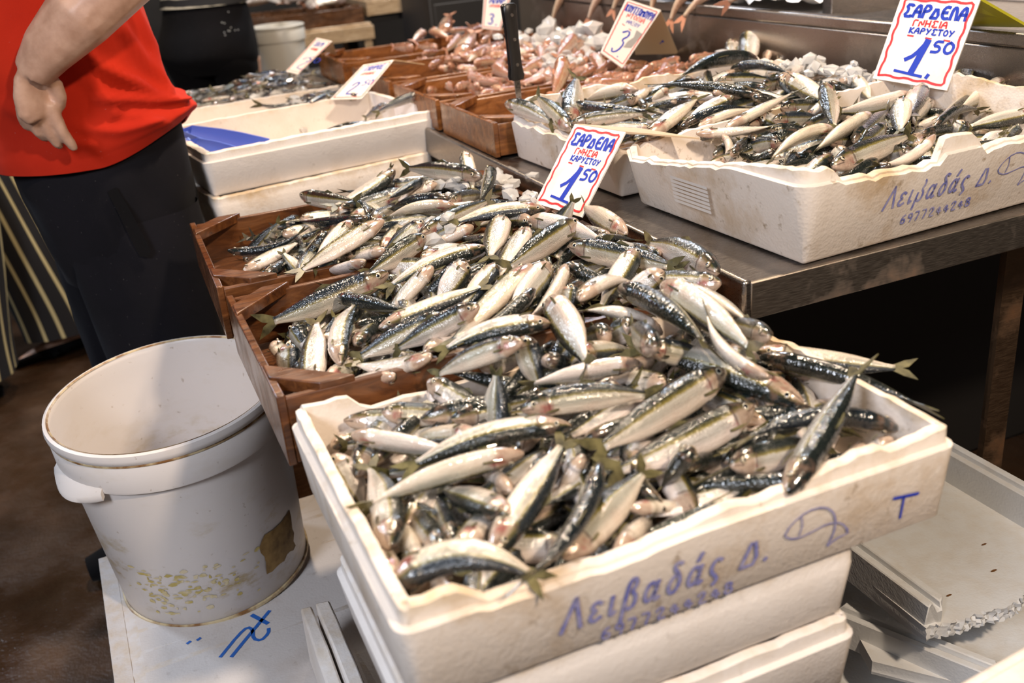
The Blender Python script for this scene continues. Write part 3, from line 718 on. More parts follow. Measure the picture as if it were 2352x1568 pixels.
B1 1309 1160 976 1134 1087 961 6 7 -100 0 0 0 36.0
B1 819 1195 974 992 1254 997 -27 91 -31 0 0 0 31.4
B1 1081 1134 983 988 1036 963 -57 65 -50 0 0 0 38.4
B1 1053 1042 958 1186 1080 958 20 -68 70 -2 6 13 25.6
B1 1011 1020 964 1126 1047 950 24 -69 68 0 0 0 25.6
B1 1011 1119 974 840 1039 958 -23 65 -73 -1 2 3 39.5
B1 1010 1086 965 868 1000 955 -18 19 96 0 0 0 31.6
B1 804 1182 969 784 1161 938 50 54 -68 10 -7 -1 22.8
B1 952 977 957 954 1041 936 2 31 95 0 0 0 31.3
B1 899 1036 961 879 1049 935 4 -87 -49 0 0 0 28.4
B1 864 1019 958 839 1068 935 -40 22 89 0 0 0 28.4
B1 1216 1019 959 1096 1034 955 -7 -73 -68 0 0 0 31.3
B1 776 1205 972 885 1159 975 39 91 -14 0 -1 -3 27.0
B1 1085 1019 970 1075 1025 943 13 -96 -25 0 0 0 28.4
B1 933 1105 968 774 1041 955 -23 72 -66 -3 6 12 34.4
B1 827 977 959 1010 1028 965 -19 57 80 0 0 0 41.4
B1 994 980 971 865 959 957 -7 78 -62 2 -6 -12 28.4
B1 894 948 955 876 1001 935 -95 -29 8 0 0 0 22.8
T3 1050 3039 949 1149 3247 985 89 -44 11 0 0 0 46.7
T3 1169 2953 950 1148 3096 952 -27 -5 96 0 0 0 28.9
T3 1070 3046 949 1160 3053 947 4 -24 97 0 0 0 20.0
T3 1160 2980 953 1067 2911 953 19 -26 95 0 0 0 23.1
T3 1171 2859 950 1119 2932 942 -13 1 99 0 0 0 20.0
T3 998 3012 964 1008 2869 949 -85 0 -53 0 0 0 28.8
T3 999 3076 956 917 2957 944 76 -47 -46 0 0 0 28.8
T3 1289 2454 962 1195 2345 950 -43 28 86 0 0 0 28.8
T3 1023 2656 949 1096 2756 958 -12 0 99 0 0 0 24.7
T3 1098 2399 950 1217 2528 967 -38 23 90 0 0 0 35.3
T3 1260 2382 951 1157 2313 951 -14 21 97 0 0 0 24.7
T3 901 2499 943 1028 2706 984 86 -51 -8 0 0 0 49.2
T3 999 2773 948 1004 2656 948 -23 -1 97 0 0 0 23.4
T3 1133 2474 954 1090 2553 944 2 13 99 0 0 0 20.0
T3 1181 2467 957 1099 2348 950 -27 13 95 0 0 0 28.9
T3 998 2748 965 906 2639 943 -42 18 89 0 0 0 28.9
T3 1064 2219 951 1228 2383 970 -43 33 84 0 0 0 46.4
T3 919 2736 944 897 2865 942 21 5 98 0 0 0 26.1
T3 980 2476 948 1072 2587 954 -27 17 95 0 0 0 28.9
T3 874 2813 944 846 2940 938 15 8 99 0 0 0 25.9
T2 1134 2295 980 1007 2156 955 -47 27 84 0 0 0 37.9
T3 916 2463 944 1017 2564 959 -30 16 94 0 0 0 28.8
T3 1010 2474 955 959 2498 943 -21 3 98 0 0 0 20.0
T3 1106 2361 958 1024 2242 949 -64 39 66 0 0 0 28.8
T3 854 2673 941 931 2720 936 26 -31 92 0 0 0 20.0
T3 1061 2349 959 1002 2218 944 -80 31 51 0 0 0 28.8
T2 1155 2237 950 1036 2161 949 13 -21 97 0 0 0 28.2
T1 1203 1891 954 1293 1896 954 -1 18 98 0 0 0 20.0
T3 896 2440 946 895 2544 942 -26 3 96 0 0 0 20.9
T2 1060 2124 949 1132 2145 940 23 -38 89 0 0 0 20.0
T3 897 2524 946 857 2551 925 -50 -6 86 0 0 0 20.0
T3 844 2600 936 817 2685 920 -23 10 97 0 0 0 20.0
T3 813 2495 931 874 2561 938 1 -10 99 0 0 0 20.0
T1 1205 1932 950 1103 1894 950 -3 6 100 0 0 0 21.7
T1 1103 1891 952 1192 1911 952 -5 20 98 0 0 0 20.0
T2 1054 2050 970 1007 1915 949 -95 32 5 0 0 0 28.9
T2 993 2057 948 1069 2107 946 -11 22 97 0 0 0 20.0
T2 1013 2218 949 900 2129 943 -25 26 93 0 0 0 28.9
T2 1070 1923 949 1145 1973 941 8 4 100 0 0 0 20.0
T2 1079 1986 956 976 1908 955 9 -14 99 0 0 0 25.8
T1 1093 1807 950 1203 1859 950 10 -21 97 0 0 0 24.2
T1 1077 1791 954 1160 1827 954 -4 9 99 0 0 0 20.0
T2 919 2245 952 848 2173 936 -42 21 88 0 0 0 20.4
T2 909 2223 955 842 2161 938 -32 8 94 0 0 0 20.0
T1 1141 1876 950 1054 1769 949 -59 48 65 0 0 0 27.5
T2 1019 1998 949 971 2039 935 -10 22 97 0 0 0 20.0
T2 869 2194 952 855 2051 946 5 -4 100 0 0 0 28.8
T2 1027 1986 949 950 1927 946 6 -12 99 0 0 0 20.0
T1 1024 1754 952 1123 1804 953 1 -4 100 0 0 0 22.3
T2 930 2082 945 913 2138 931 -29 16 95 0 0 0 20.0
T1 991 1892 948 1076 1891 938 11 -40 91 0 0 0 20.0
T1 1024 1750 951 1120 1755 951 -1 3 100 0 0 0 20.0
T2 827 2263 934 840 2163 935 10 3 99 0 0 0 20.1
T2 818 2240 933 836 2150 936 6 4 100 0 0 0 20.0
T1 1002 1813 948 1084 1852 939 24 -29 92 0 0 0 20.0
T1 1065 1820 961 960 1722 947 16 -30 94 0 0 0 28.8
T1 931 1841 945 1018 1915 949 -21 20 96 0 0 0 22.7
T1 939 1958 984 833 1805 934 -62 18 76 0 0 0 38.4
T1 920 1834 949 1006 1861 951 -4 6 100 0 0 0 20.0
T2 806 2167 931 864 2087 939 -22 -6 97 0 0 0 20.0
T2 808 2160 933 836 2067 937 -16 0 99 0 0 0 20.0
T2 759 2159 924 822 2223 924 11 -11 99 0 0 0 20.0
T2 755 2139 929 816 2206 925 -19 23 95 0 0 0 20.0
T3 766 2242 925 714 2314 910 -19 7 98 0 0 0 20.0
T1 890 1797 942 977 1822 948 -22 56 80 0 0 0 20.0
T2 756 2212 930 768 2195 912 41 -51 76 0 0 0 20.0
T2 800 2117 930 787 2185 914 -11 21 97 0 0 0 20.0
T1 911 1767 944 984 1821 940 -15 26 95 0 0 0 20.0
T1 968 1723 947 963 1794 933 -17 18 97 0 0 0 20.0
T2 710 2215 920 765 2257 912 13 2 99 0 0 0 20.0
T1 837 1795 935 902 1858 941 -9 1 100 0 0 0 20.0
T1 876 1735 940 873 1818 923 -17 19 97 0 0 0 20.0
T1 817 1791 932 874 1842 924 -5 22 98 0 0 0 20.0"""
AREA = {'DC': ('farthest left box', .24, .60, 2.80, 3.08), 'DB': ('box behind scoops', .44, .61, 2.42, 2.68), 'PA': ('far dark crate', .80, 1.10, 4.68, 4.92), 'PB': ('far pale crate', 1.34, 1.55, 4.7, 4.92), 'FB': ('foreground foam box', .106, .606, .54, .93), 'C1': ('nearer brown crate', .10, .63, .90, 1.29), 'C2': ('farther brown crate', .10, .62, 1.28, 1.66),
        'B1': ('printed table foam box', .69, 1.24, .9, 1.27), 'B2': ('broken table foam box', .68, 1.24, 1.26, 1.75), 'T1': ('first mullet crate', .64, 1.2, 1.6, 1.93), 'T2': ('second mullet crate', .64, 1.2, 1.92, 2.27), 'T3': ('third mullet crate', .64, 1.2, 2.26, 2.7)}
DIRS = ['right', 'back right', 'back', 'back left', 'left', 'front left', 'front', 'front right']
ORD = ['leftmost', 'second from left', 'third from left', 'fourth from left', 'fifth from left', 'sixth from left', 'seventh from left', 'eighth from left', 'ninth from left', 'tenth from left']
def fish_words(reg, kind, H, T, bk, sg):
    c = (H+T)/2; d = H-T; nm, x0, x1, y0, y1 = AREA[reg]; vw = (CAM-c).normalized().dot(bk)
    side = 'dark-backed' if vw > .6 else 'belly-up' if vw < -.6 else 'side-up'
    col = ('left', 'middle', 'right')[min(2, max(0, int((c.x-x0)/(x1-x0)*3)))]; row = ('front', 'centre', 'back')[min(2, max(0, int((c.y-y0)/(y1-y0)*3)))]
    hd = DIRS[int(round(math.degrees(math.atan2(d.y, d.x))/45)) % 8]
    ex = 'curved ' if sg.length > .010 else 'tail-raised ' if T.z-H.z > .03 else 'head-raised ' if H.z-T.z > .03 else ''
    return f"{ex}{side} {kind} heading {hd}, {row} {col} of {nm}", c
def label_all(items):      # items: [label, centre, object]
    by = {}
    for it in items: by.setdefault(it[0], []).append(it)
    for k, L_ in by.items():
        L_.sort(key=lambda r: r[1].x/r[1].y)
        for i, r in enumerate(L_):
            lb = k if len(L_) == 1 else k+', '+ORD[min(i, 9)]
            r[2]['label'] = lb if len(lb.replace('-', ' ').split()) <= 16 else lb.replace('small dark fish', 'dark fish').replace('farthest left box', 'farthest box')
items = []
recs = []
for ln in FISH.strip().split('\n'):
    q = ln.split(); v = [float(x) for x in q[1:]]
    recs.append((q[0], Vector(v[0:3])/1000, Vector(v[3:6])/1000, Vector(v[6:9])/100, Vector(v[9:12])/1000, v[12]/1000))
GRP = {'FB': 'sardines in the foreground foam box', 'C1': 'sardines in the nearer brown crate', 'C2': 'sardines in the farther brown crate', 'B1': 'sardines in the printed table foam box', 'B2': 'sardines in the broken table foam box', 'T1': 'red mullet in the crates', 'T2': 'red mullet in the crates', 'T3': 'red mullet in the crates'}
for reg, H, T, bk, sg, ht in recs:
    mul = reg[0] == 'T'
    if mul: e = make_fish('red_mullet', H, T, bk, sg, ht*.98, MULL, FINP, .78, MH)
    else: e = make_fish('sardine', H, T, bk, sg, ht*(.80 if reg[0] == 'B' else .89), SKIN, FIN, .66)
    tag(e, None, 'fish', GRP[reg]); items.append([*fish_words(reg, 'red mullet' if mul else 'sardine', H, T, bk, sg), e])
label_all(items)

# lower layers of the heaps: too many to count, one object each
def pile(name, label, x0, x1, y0, y1, zf, n, mat, L, hr, wr, SHp, seed, skip=None, layers=(.012, .026)):
    rg = random.Random(seed); m = MB(); uvs = []; idx = [0, 2, 3, 4, 5, 8, 10, 12, 14, 16]
    for i in range(n):
        for _ in range(20):
            x, y = rg.uniform(x0, x1), rg.uniform(y0, y1)
            if not (skip and skip(x, y)): break
        a = rg.gauss(.6, .7)+(math.pi if rg.random() < .5 else 0); l = L*rg.uniform(.85, 1.1)
        a0 = Vector((math.cos(a), math.sin(a), rg.gauss(0, .10))).normalized()
        c = Vector((x, y, zf(x, y)-layers[i % len(layers)]))
        H, T = c+a0*l/2, c-a0*l/2
        for q in (H, T):
            q.x = min(max(q.x, x0-.02), x1+.02); q.y = min(max(q.y, y0-.02), y1+.02)
        if (H-T).length < l*.5: continue
        ph = rg.choice([90, -90, 60, -60, 20, 0, -20, 40]); nrm = Vector((0, 0, 1)); sd = a0.cross(nrm).normalized(); nrm = sd.cross(a0)
        bk = nrm*math.cos(R(ph))+sd*math.sin(R(ph)); sg = sd*rg.gauss(0, .05)*l
        pos, tan = bspline(H, T, sg); ht = l*hr
        rings, uv = fish_rings(pos, tan, bk, ht, wr, SHp, 8, idx); b0 = len(m.v); m.loft(rings); uvs += uv
        t = tan(.87); b = (bk-t*bk.dot(t)).normalized(); cc = pos(.85); e2 = pos(1.0)
        m.add([cc+b*ht*.14, e2+b*ht*.5, cc.lerp(e2, .4), e2-b*ht*.5, cc-b*ht*.14], [(0, 1, 2), (2, 3, 4), (0, 2, 4)]); uvs += [(.99, .72)]*5
    m.uv = uvs; o = m.build(name, mat, angle=180); return tag(o, label, 'fish', kind='stuff')
zFB = lambda x, y: .828+.045*math.exp(-((x-.38)/.26)**2-((y-.83)/.2)**2)
zCR = lambda x, y: .832+.05/(1+math.exp(-(x-.24)/.05))
zBB = lambda x, y: .944+.04*math.exp(-((x-1.0)/.28)**2-((y-1.45)/.3)**2)-.02*max(0, min(1, (.76-x)/.05))
zMU = lambda x, y: .908+.036/(1+math.exp(-(x-.84)/.05))
pile('sardine_pile', 'under layer of sardines filling the foreground foam box', .155, .58, .575, .875, zFB, 170, SKIN, .145, .19, .64, SH, 1, layers=(.016, .026, .038))
pile('sardine_pile', 'under layer of sardines filling the nearer brown crate', .16, .56, .955, 1.215, zCR, 130, SKIN, .14, .175, .64, SH, 2, layers=(.008, .018, .030))
pile('sardine_pile', 'under layer of sardines filling the farther brown crate', .19, .56, 1.34, 1.61, zCR, 120, SKIN, .14, .175, .64, SH, 3, layers=(.008, .018, .030))
pile('sardine_pile', 'under layer of sardines filling the printed table foam box', .77, 1.19, .94, 1.22, zBB, 150, SKIN, .14, .17, .64, SH, 4, layers=(.006, .016, .028, .042))
pile('sardine_pile', 'under layer of sardines filling the broken table foam box', .76, 1.17, 1.32, 1.58, zBB, 130, SKIN, .14, .17, .64, SH, 5, layers=(.006, .016, .028))
pile('red_mullet_pile', 'under layer of red mullet in the first mullet crate', .80, 1.12, 1.69, 1.87, zMU, 85, MULL, .10, .21, .78, MH, 6, layers=(.0, .008, .02))
pile('red_mullet_pile', 'under layer of red mullet in the second mullet crate', .80, 1.12, 2.0, 2.19, zMU, 85, MULL, .10, .21, .78, MH, 7, layers=(.0, .008, .02))
pile('red_mullet_pile', 'under layer of red mullet in the third mullet crate', .86, 1.12, 2.33, 2.55, zMU, 85, MULL, .10, .21, .78, MH, 8, layers=(-.006, .004, .016))
# single fish of the upper layers between the placed ones
rg = random.Random(21)
def loose(n, x0, x1, y0, y1, zf, lab, group, mat, fin, L, hr, wr, SHp, name, dz=.0, simple=True, reg=None, kind=None, phs=(90, -90, 60, -60, 10, 150)):
    its = []
    for i in range(n):
        x, y = rg.uniform(x0, x1), rg.uniform(y0, y1); a = rg.gauss(.5, .8)+(math.pi if rg.random() < .5 else 0); l = L*rg.uniform(.85, 1.12)
        d = Vector((math.cos(a), math.sin(a), rg.gauss(0, .10))).normalized(); c = Vector((x, y, zf(x, y)+dz+rg.uniform(-.004, .004)))
        ph = rg.choice(phs); nrm = Vector((0, 0, 1)); sd = d.cross(nrm).normalized(); nrm = sd.cross(d)
        bk = nrm*math.cos(R(ph))+sd*math.sin(R(ph))
        sg = sd*rg.gauss(0, .07)*l; o = tag(make_fish(name, c+d*l/2, c-d*l/2, bk, sg, l*hr, mat, fin, wr, SHp, simple=simple), lab, 'fish', group); its.append([*fish_words(reg, kind, c+d*l/2, c-d*l/2, bk, sg), o])
    label_all(its)
# small dark fish on the left
zC = lambda x, y: .862+.035*math.exp(-((x-.48)/.16)**2)
zB = lambda x, y: .835+.045/(1+math.exp(-(x-.47)/.04))
loose(62, .24, .60, 2.80, 3.08, zC, 'small dark fish in the heap in front of the person in black leggings', 'small dark fish in the farthest left box', DARKF, FIN, .12, .14, .8, MH, 'dark_fish', 0, False, 'DC', 'small dark fish', (0, 20, -20, 45, -45, 80))
loose(34, .44, .61, 2.42, 2.68, zB, 'small dark fish lying on ice behind the blue scoops', 'small dark fish behind the scoops', DARKF, FIN, .12, .14, .8, MH, 'dark_fish', 0, False, 'DB', 'small dark fish', (0, 20, -20, 45, -45, 80))
pile('dark_fish_pile', 'under layer of small dark fish in the farthest left box', .24, .60, 2.82, 3.06, zC, 60, DARKF, .12, .15, .8, MH, 9, layers=(.008, .02, .03))
DK = [((.515, 2.37, .885), (.335, 2.385, .925), 'dark fish with raised forked tail lying along the rim behind the scoops', -.03),
      ((.455, 2.315, .905), (.52, 2.36, .918), 'dark fish with orange snout hanging over the inner rim', .1), ((.565, 2.29, .918), (.50, 2.33, .922), 'pale-headed dark fish on the rim under the folded price card', 0),
      ((.36, 2.37, .862), (.215, 2.39, .845), 'grey fish lying behind the white wall above the scoops', 0), ((.575, 2.17, .866), (.40, 2.11, .876), 'grey dark fish lying inside the scoop box at its front wall', .06),
      ((.652, 2.085, .935), (.545, 2.10, .905), 'dark fish poking over the right corner of the scoop box', .05), ((.59, 2.22, .865), (.48, 2.17, .86), 'dark fish in the right end of the scoop box', 0), ((.605, 2.20, .905), (.565, 2.27, .87), 'dark fish tail up against the far corner of the scoop box', 0)]
for H, T, lab, sg in DK:
    d = Vector(H)-Vector(T); sd = Vector((0, 0, 1)) if sg else Vector((1, 0, 0))
    tag(make_fish('dark_fish', H, T, (.1, -.3, 1), Vector((0, 0, sg*d.length*(-1 if sg < 0 else 1)*(-1 if sg < 0 else 1))), .022, DARKF, FIN, .8, MH), lab, 'fish', 'small dark fish around the scoop box')
# fish hanging over the edge of the raised counter
HANG = [((1.37, 2.66, 1.085), (1.275, 2.745, .945)), ((1.37, 2.43, 1.085), (1.272, 2.51, .965)), ((1.37, 2.30, 1.09), (1.272, 2.37, 1.0)), ((1.37, 2.03, 1.09), (1.272, 2.09, .99)), ((1.36, 2.17, 1.09), (1.275, 2.17, 1.01)), ((1.42, 1.94, 1.09), (1.272, 2.05, 1.0)), ((1.44, 1.70, 1.085), (1.28, 1.90, 1.045))]
for i, (H, T) in enumerate(HANG):
    d = Vector(H)-Vector(T)
    tag(make_fish('hanging_fish', H, T, (.5, -.8, .3), Vector((-.02, 0, .028)), .03, SQUID, FINP, .9, MH), f'pinkish grey fish drooping tail down over the raised counter edge, {["first", "second", "third", "fifth", "fourth", "sixth", "last"][i]} from the far end', 'fish', 'fish drooping over the counter edge')
# ---------------- ice ----------------
bmi = bmesh.new(); bmesh.ops.create_icosphere(bmi, subdivisions=1, radius=1)
IV = [v.co.copy() for v in bmi.verts]; IF = [tuple(v.index for v in f.verts) for f in bmi.faces]; bmi.free()
def ice(label, spots, seed):
    rg = random.Random(seed); m = MB()
    for (x, y, z, sx, sy, sz, n, r) in spots:
        for i in range(n):
            c = Vector((x+rg.gauss(0, sx), y+rg.gauss(0, sy), z+rg.gauss(0, sz))); rr = r*rg.uniform(.6, 1.3); of = Vector((rg.random()*50, 3, 1))
            sc = Vector((rg.uniform(.7, 1.2), rg.uniform(.7, 1.2), rg.uniform(.55, .9)))
            m.add([c+Vector((v.x*sc.x, v.y*sc.y, v.z*sc.z))*(rr*(1+.55*noise.noise(v*1.3+of))) for v in IV], IF)
    return tag(m.build('crushed_ice', ICE, angle=32), label, 'ice', kind='stuff')
ice('crushed ice mounded at the right end of the far mullet crates', [(1.14, 2.42, .965, .05, .09, .008, 55, .022), (1.02, 2.15, .953, .05, .04, .004, 22, .014)], 1)
ice('crushed ice among sardines at the back of the farther brown crate', [(.585, 1.49, .88, .02, .03, .006, 16, .012), (.50, 1.50, .885, .02, .03, .005, 14, .01), (.555, 1.34, .893, .012, .02, .004, 9, .011)], 2)
ice('loose ice lumps on the sardines of the nearer crate', [(.40, 1.26, .893, .012, .014, .004, 6, .013), (.545, 1.005, .903, .002, .002, .002, 2, .013)], 3)
ice('crushed ice at the back of the broken table foam box', [(1.16, 1.46, .985, .03, .07, .006, 45, .013), (1.19, 1.33, .975, .02, .04, .006, 20, .012)], 4)
ice('ice spread under the small dark fish on the left', [(.52, 2.55, .862, .05, .07, .006, 60, .016), (.50, 2.9, .87, .05, .06, .006, 40, .016), (.43, 2.3, .86, .0, .0, .0, 1, .01)], 5)
m = MB(); rg = random.Random(5); nx, ny = 40, 60
V = [(1.40+.75*i/nx, 1.78+1.15*j/ny, 1.055+.022*noise.noise(Vector((i*.5, j*.5, 0)))+.008*noise.noise(Vector((i*2.1, j*2.1, 4)))) for j in range(ny+1) for i in range(nx+1)]
m.add(V, [(j*(nx+1)+i, j*(nx+1)+i+1, (j+1)*(nx+1)+i+1, (j+1)*(nx+1)+i) for j in range(ny) for i in range(nx)])
tag(m.build('ice_bed', SNOW, angle=60), 'bed of crushed ice on the raised steel counter', 'ice', kind='stuff')

# ---------------- price cards ----------------
def card(label, TL, TR, BR, BL, draw, flapend=None, th=.0022, back=PAPERB, flapdraw=None, flapmat=None):
    TL, TR, BR, BL = map(Vector, (TL, TR, BR, BL)); pn = (TR-TL).cross(BL-TL).normalized(); BR = BR-pn*(BR-TL).dot(pn); base = (BL+BR)/2; e = empty('price_card', base); tag(e, label, 'sign')
    TL, TR, BR, BL = (p-base for p in (TL, TR, BR, BL)); nm = (TR-TL).cross(TL-BL).normalized()
    if nm.dot(CAM-base) < 0: nm = -nm
    W_ = (BR-BL).length; H_ = (TL-BL).length
    def fm(x, y, off=0):
        a, b = x/W_, y/H_
        return BL*(1-a)*(1-b)+BR*a*(1-b)+TR*a*b+TL*(1-a)*b+nm*(off+th/2)
    m = MB(); blade(m, [TL, TR, BR, BL], th, nm); m.build('front_panel', PAPER, e, smooth=False)
    if flapend:
        A, B = Vector(flapend[0])-base, Vector(flapend[1])-base; n2 = (TR-TL).cross(A-TL).normalized()
        m = MB(); blade(m, [TL, TR, B, A], th, n2); m.build('folded_flap', flapmat or back, e, smooth=False)
        if flapdraw:
            if n2.dot(CAM-base) < 0: n2 = -n2
            f2 = lambda x, y, off=0: (TR*(1-y)+B*y)*(1-x)+(TL*(1-y)+A*y)*x+n2*(off+th/2)
            lettering(e, INKB, flapdraw, f2, 'flap_lettering')
    for kind, ink in (('border', INKR), ('blue', INKB), ('red', INKR), ('tape', TAPE)):
        m = MB(); ok = draw(m, fm, kind, W_, H_)
        if ok: m.build({'border': 'wavy_red_border', 'blue': 'blue_lettering', 'red': 'red_lettering', 'tape': 'tape_patch'}[kind], ink, e, smooth=False)
    return e
def border(m, f, W_, H_, wd, mg=.06, n=9, amp=.022):
    P = []; a = W_*amp
    cs = [(mg*W_, mg*H_*.8), (W_*(1-mg), mg*H_*.8), (W_*(1-mg), H_*(1-mg*.7)), (mg*W_, H_*(1-mg*.7)), (mg*W_, mg*H_*.8)]
    for (ax, ay), (bx, by) in zip(cs, cs[1:]):
        d = Vector((bx-ax, by-ay)); nn = Vector((-d.y, d.x)).normalized(); k = max(6, int(n*d.length/W_))
        for i in range(k): q = i/k; o = a*(1 if i % 2 else -.3)*(0 if i == 0 else 1); P.append((ax+d.x*q+nn.x*o, ay+d.y*q+nn.y*o))
    P.append(cs[0]); ribbon(m, P, wd, f)
def sardine_card(m, f, kind, W_, H_):
    s = W_
    if kind == 'border': border(m, f, W_, H_, s*.030)
    elif kind == 'blue':
        text(m, 'ΣΑΡΔΕΛΑ', s*.11, H_*.76, H_*.135, s*.040, f, UP, s*.8/(H_*.135*6.1), 0, .22)
        text(m, 'ΚΑΡΥΣΤΟΥ', s*.26, H_*.575, H_*.062, s*.020, f, UP, s*.55/(H_*.062*6.8), 0, .24)
        ribbon(m, [(s*.34, H_*.27), (s*.44, H_*.33), (s*.545, H_*.50)], s*.055, f); ribbon(m, [(s*.545, H_*.50), (s*.47, H_*.13)], s*.085, f, .0005); ribbon(m, [(s*.25, H_*.13), (s*.62, H_*.105)], s*.035, f, .0006)
        ribbon(m, [(s*.685, H_*.10), (s*.70, H_*.135)], s*.045, f)
        text(m, '50', s*.62, H_*.385, H_*.125, s*.036, f, UP, s*.26/(H_*.125*1.3), 0, .15)
    elif kind == 'red':
        text(m, 'ΓΝΗΣΙΑ', s*.27, H_*.66, H_*.068, s*.020, f, UP, s*.42/(H_*.068*4.4), 0, .24)
        for x, y in ((.26, .545), (.50, .535), (.74, .53)): ribbon(m, [(s*x, H_*y), (s*(x+.075), H_*(y-.004))], s*.02, f)
    else: return False
    return True
card('white price card reading 1.50 leaning on the steel table edge behind the brown crates', (.655, 1.345, .983), (.681, 1.237, .984), (.577, 1.207, .897), (.568, 1.317, .884), sardine_card, ((.735, 1.29, .972), (.762, 1.175, .972)))
card('large white price card reading 1.50 standing among the table sardines at upper right', (1.197, 1.27, 1.110), (1.250, 1.165, 1.103), (1.183, 1.156, .982), (1.147, 1.268, .990), sardine_card, ((1.31, 1.235, 1.054), (1.318, 1.135, 1.058)), th=.004, back=YELLOW)
def k_card(m, f, kind, W_, H_):
    s = W_
    if kind == 'border': border(m, f, W_, H_, s*.03, amp=.012)
    elif kind == 'blue':
        text(m, 'ΚΟΥΤΣΟΜΟΥΡΑ', s*.10, H_*.80, H_*.12, s*.034, f, UP, s*.84/(H_*.12*9.3), 0, .2)
        text(m, 'ΝΑΞΟΥ', s*.30, H_*.62, H_*.06, s*.02, f, UP, s*.42/(H_*.06*4.2), 0, .22)
        ribbon(m, [(s*.36, H_*.46), (s*.52, H_*.53), (s*.60, H_*.45), (s*.44, H_*.345), (s*.58, H_*.32), (s*.52, H_*.17), (s*.34, H_*.10), (s*.30, H_*.16)], s*.055, f)
        ribbon(m, [(s*.60, H_*.09), (s*.63, H_*.10)], s*.03, f)
    elif kind == 'red':
        text(m, 'ΝΤΟΠΙΑ', s*.22, H_*.71, H_*.075, s*.024, f, UP, s*.55/(H_*.075*4.6), 0, .24)
        for x, y in ((.22, .58), (.48, .55)): ribbon(m, [(s*x, H_*y), (s*(x+.08), H_*(y-.01))], s*.028, f)
    elif kind == 'tape':
        P = [(.62, .26), (.86, .31), (.93, .56), (.70, .58), (.74, .46), (.64, .36)]; m.add([f(s*a, H_*b, .0009) for a, b in P], [(0, 1, 2, 3, 4, 5)])
    else: return False
    return True
card('white price card reading 3 with a grey tape patch, standing in the red mullet', (1.095, 1.965, 1.087), (1.185, 1.975, 1.053), (1.040, 1.90, .956), (.993, 1.90, .995), k_card, ((1.20, 2.12, .945), (1.305, 2.10, .935)),
     flapdraw=lambda m, f: (ribbon(m, [(.35, .75), (.42, .60), (.60, .72)], .05, f), ribbon(m, [(.25, .70), (.68, .78)], .05, f), text(m, 'ΓΝΗ', .3, .30, .14, .02, f, UP, .7)))
def small_card(a, b, digit, half):
    def d(m, f, kind, W_, H_):
        s = W_
        if kind == 'border': border(m, f, W_, H_, s*.035, amp=.01)
        elif kind == 'blue':
            text(m, a, s*.22, H_*.78, H_*.13, s*.05, f, UP, s*.62/(H_*.13*len(a)*.85), 0, .2); text(m, digit, s*.28, H_*.14, H_*.32, s*.07, f, UP, .7)
            if half: text(m, half, s*.60, H_*.36, H_*.14, s*.045, f, UP, .9)
            text(m, '.', s*.66, H_*.12, H_*.3, s*.06, f)
        elif kind == 'red': text(m, b, s*.25, H_*.66, H_*.07, s*.03, f, UP, s*.5/(H_*.07*len(b)*.85), 0, .2)
        else: return False
        return True
    return d
card('slanted white price card reading 2 on the far wall of the scoop box', (.597, 2.325, .981), (.672, 2.325, .983), (.572, 2.29, .909), (.500, 2.29, .921), small_card('ΓΑΥΡΟΣ', 'ΝΤΟΠΙΟΣ', '2', '50'), ((.70, 2.40, .968), (.757, 2.36, .958)))
card('small white price card in front of the far white bucket', (.601, 2.80, 1.006), (.642, 2.80, .992), (.518, 2.72, .928), (.489, 2.72, .941), small_card('ΣΑΦΡΙ', 'ΝΤΟΠΙΟ', '2', '50'), ((.632, 2.86, .962), (.662, 2.86, .948)))
card('bright white price card behind the knife handle, reading 3', (1.115, 2.84, 1.056), (1.20, 2.84, 1.047), (1.138, 2.80, .960), (1.083, 2.80, .973), small_card('ΜΠΑΡ', 'ΝΤΟΠΙΑ', '3', ''), None)

# ---------------- knife ----------------
e = empty('kitchen_knife', (.689, 1.628, .905)); tag(e, 'black-handled knife stuck upright in the corner of the broken foam box', 'knife')
m = MB(); ax = Vector((-.008, 0, .235)); o0 = Vector((0, 0, .0)); wv = Vector((1, .15, 0)).normalized()
def kp(t, a): return ax*t+wv*a
blade(m, [kp(.0, -.003), kp(.0, .002), kp(.25, .0052), kp(.54, .0068), kp(.54, -.006)], .0018, Vector((-.15, 1, 0)).normalized()); m.build('blade', STEEL, e, smooth=False)
for q, nm_ in ((-1, 'handle_scale'), (1, 'handle_scale')):
    m = MB(); dv = Vector((-.15, 1, 0)).normalized()*.0045*q
    m.loft([[kp(t, a*s)+dv*(1+.8*b) for a, b in ((-.5, -.9), (.5, -.9), (.6, 0), (.45, .9), (-.45, .9), (-.6, 0))][::q] for t, s in ((.46, .020), (.49, .024), (.56, .019), (.75, .018), (.93, .021), (.985, .022), (1.0, .014))]); m.build(nm_, plain('black_handle', (.012, .010, .009), .35), e, angle=50)
m = MB(); blade(m, [kp(.46, -.009), kp(.46, .011), kp(.97, .0095), kp(.97, -.0085)], .0022, Vector((-.15, 1, 0)).normalized()); m.build('tang', RUST, e, smooth=False)
for t in (.57, .75, .92):
    m = MB(); c = kp(t, .0); dv = Vector((-.15, 1, 0)).normalized(); m.tube([c-dv*.0092, c+dv*.0092], .003, 8); m.build('rivet', STEEL, e)
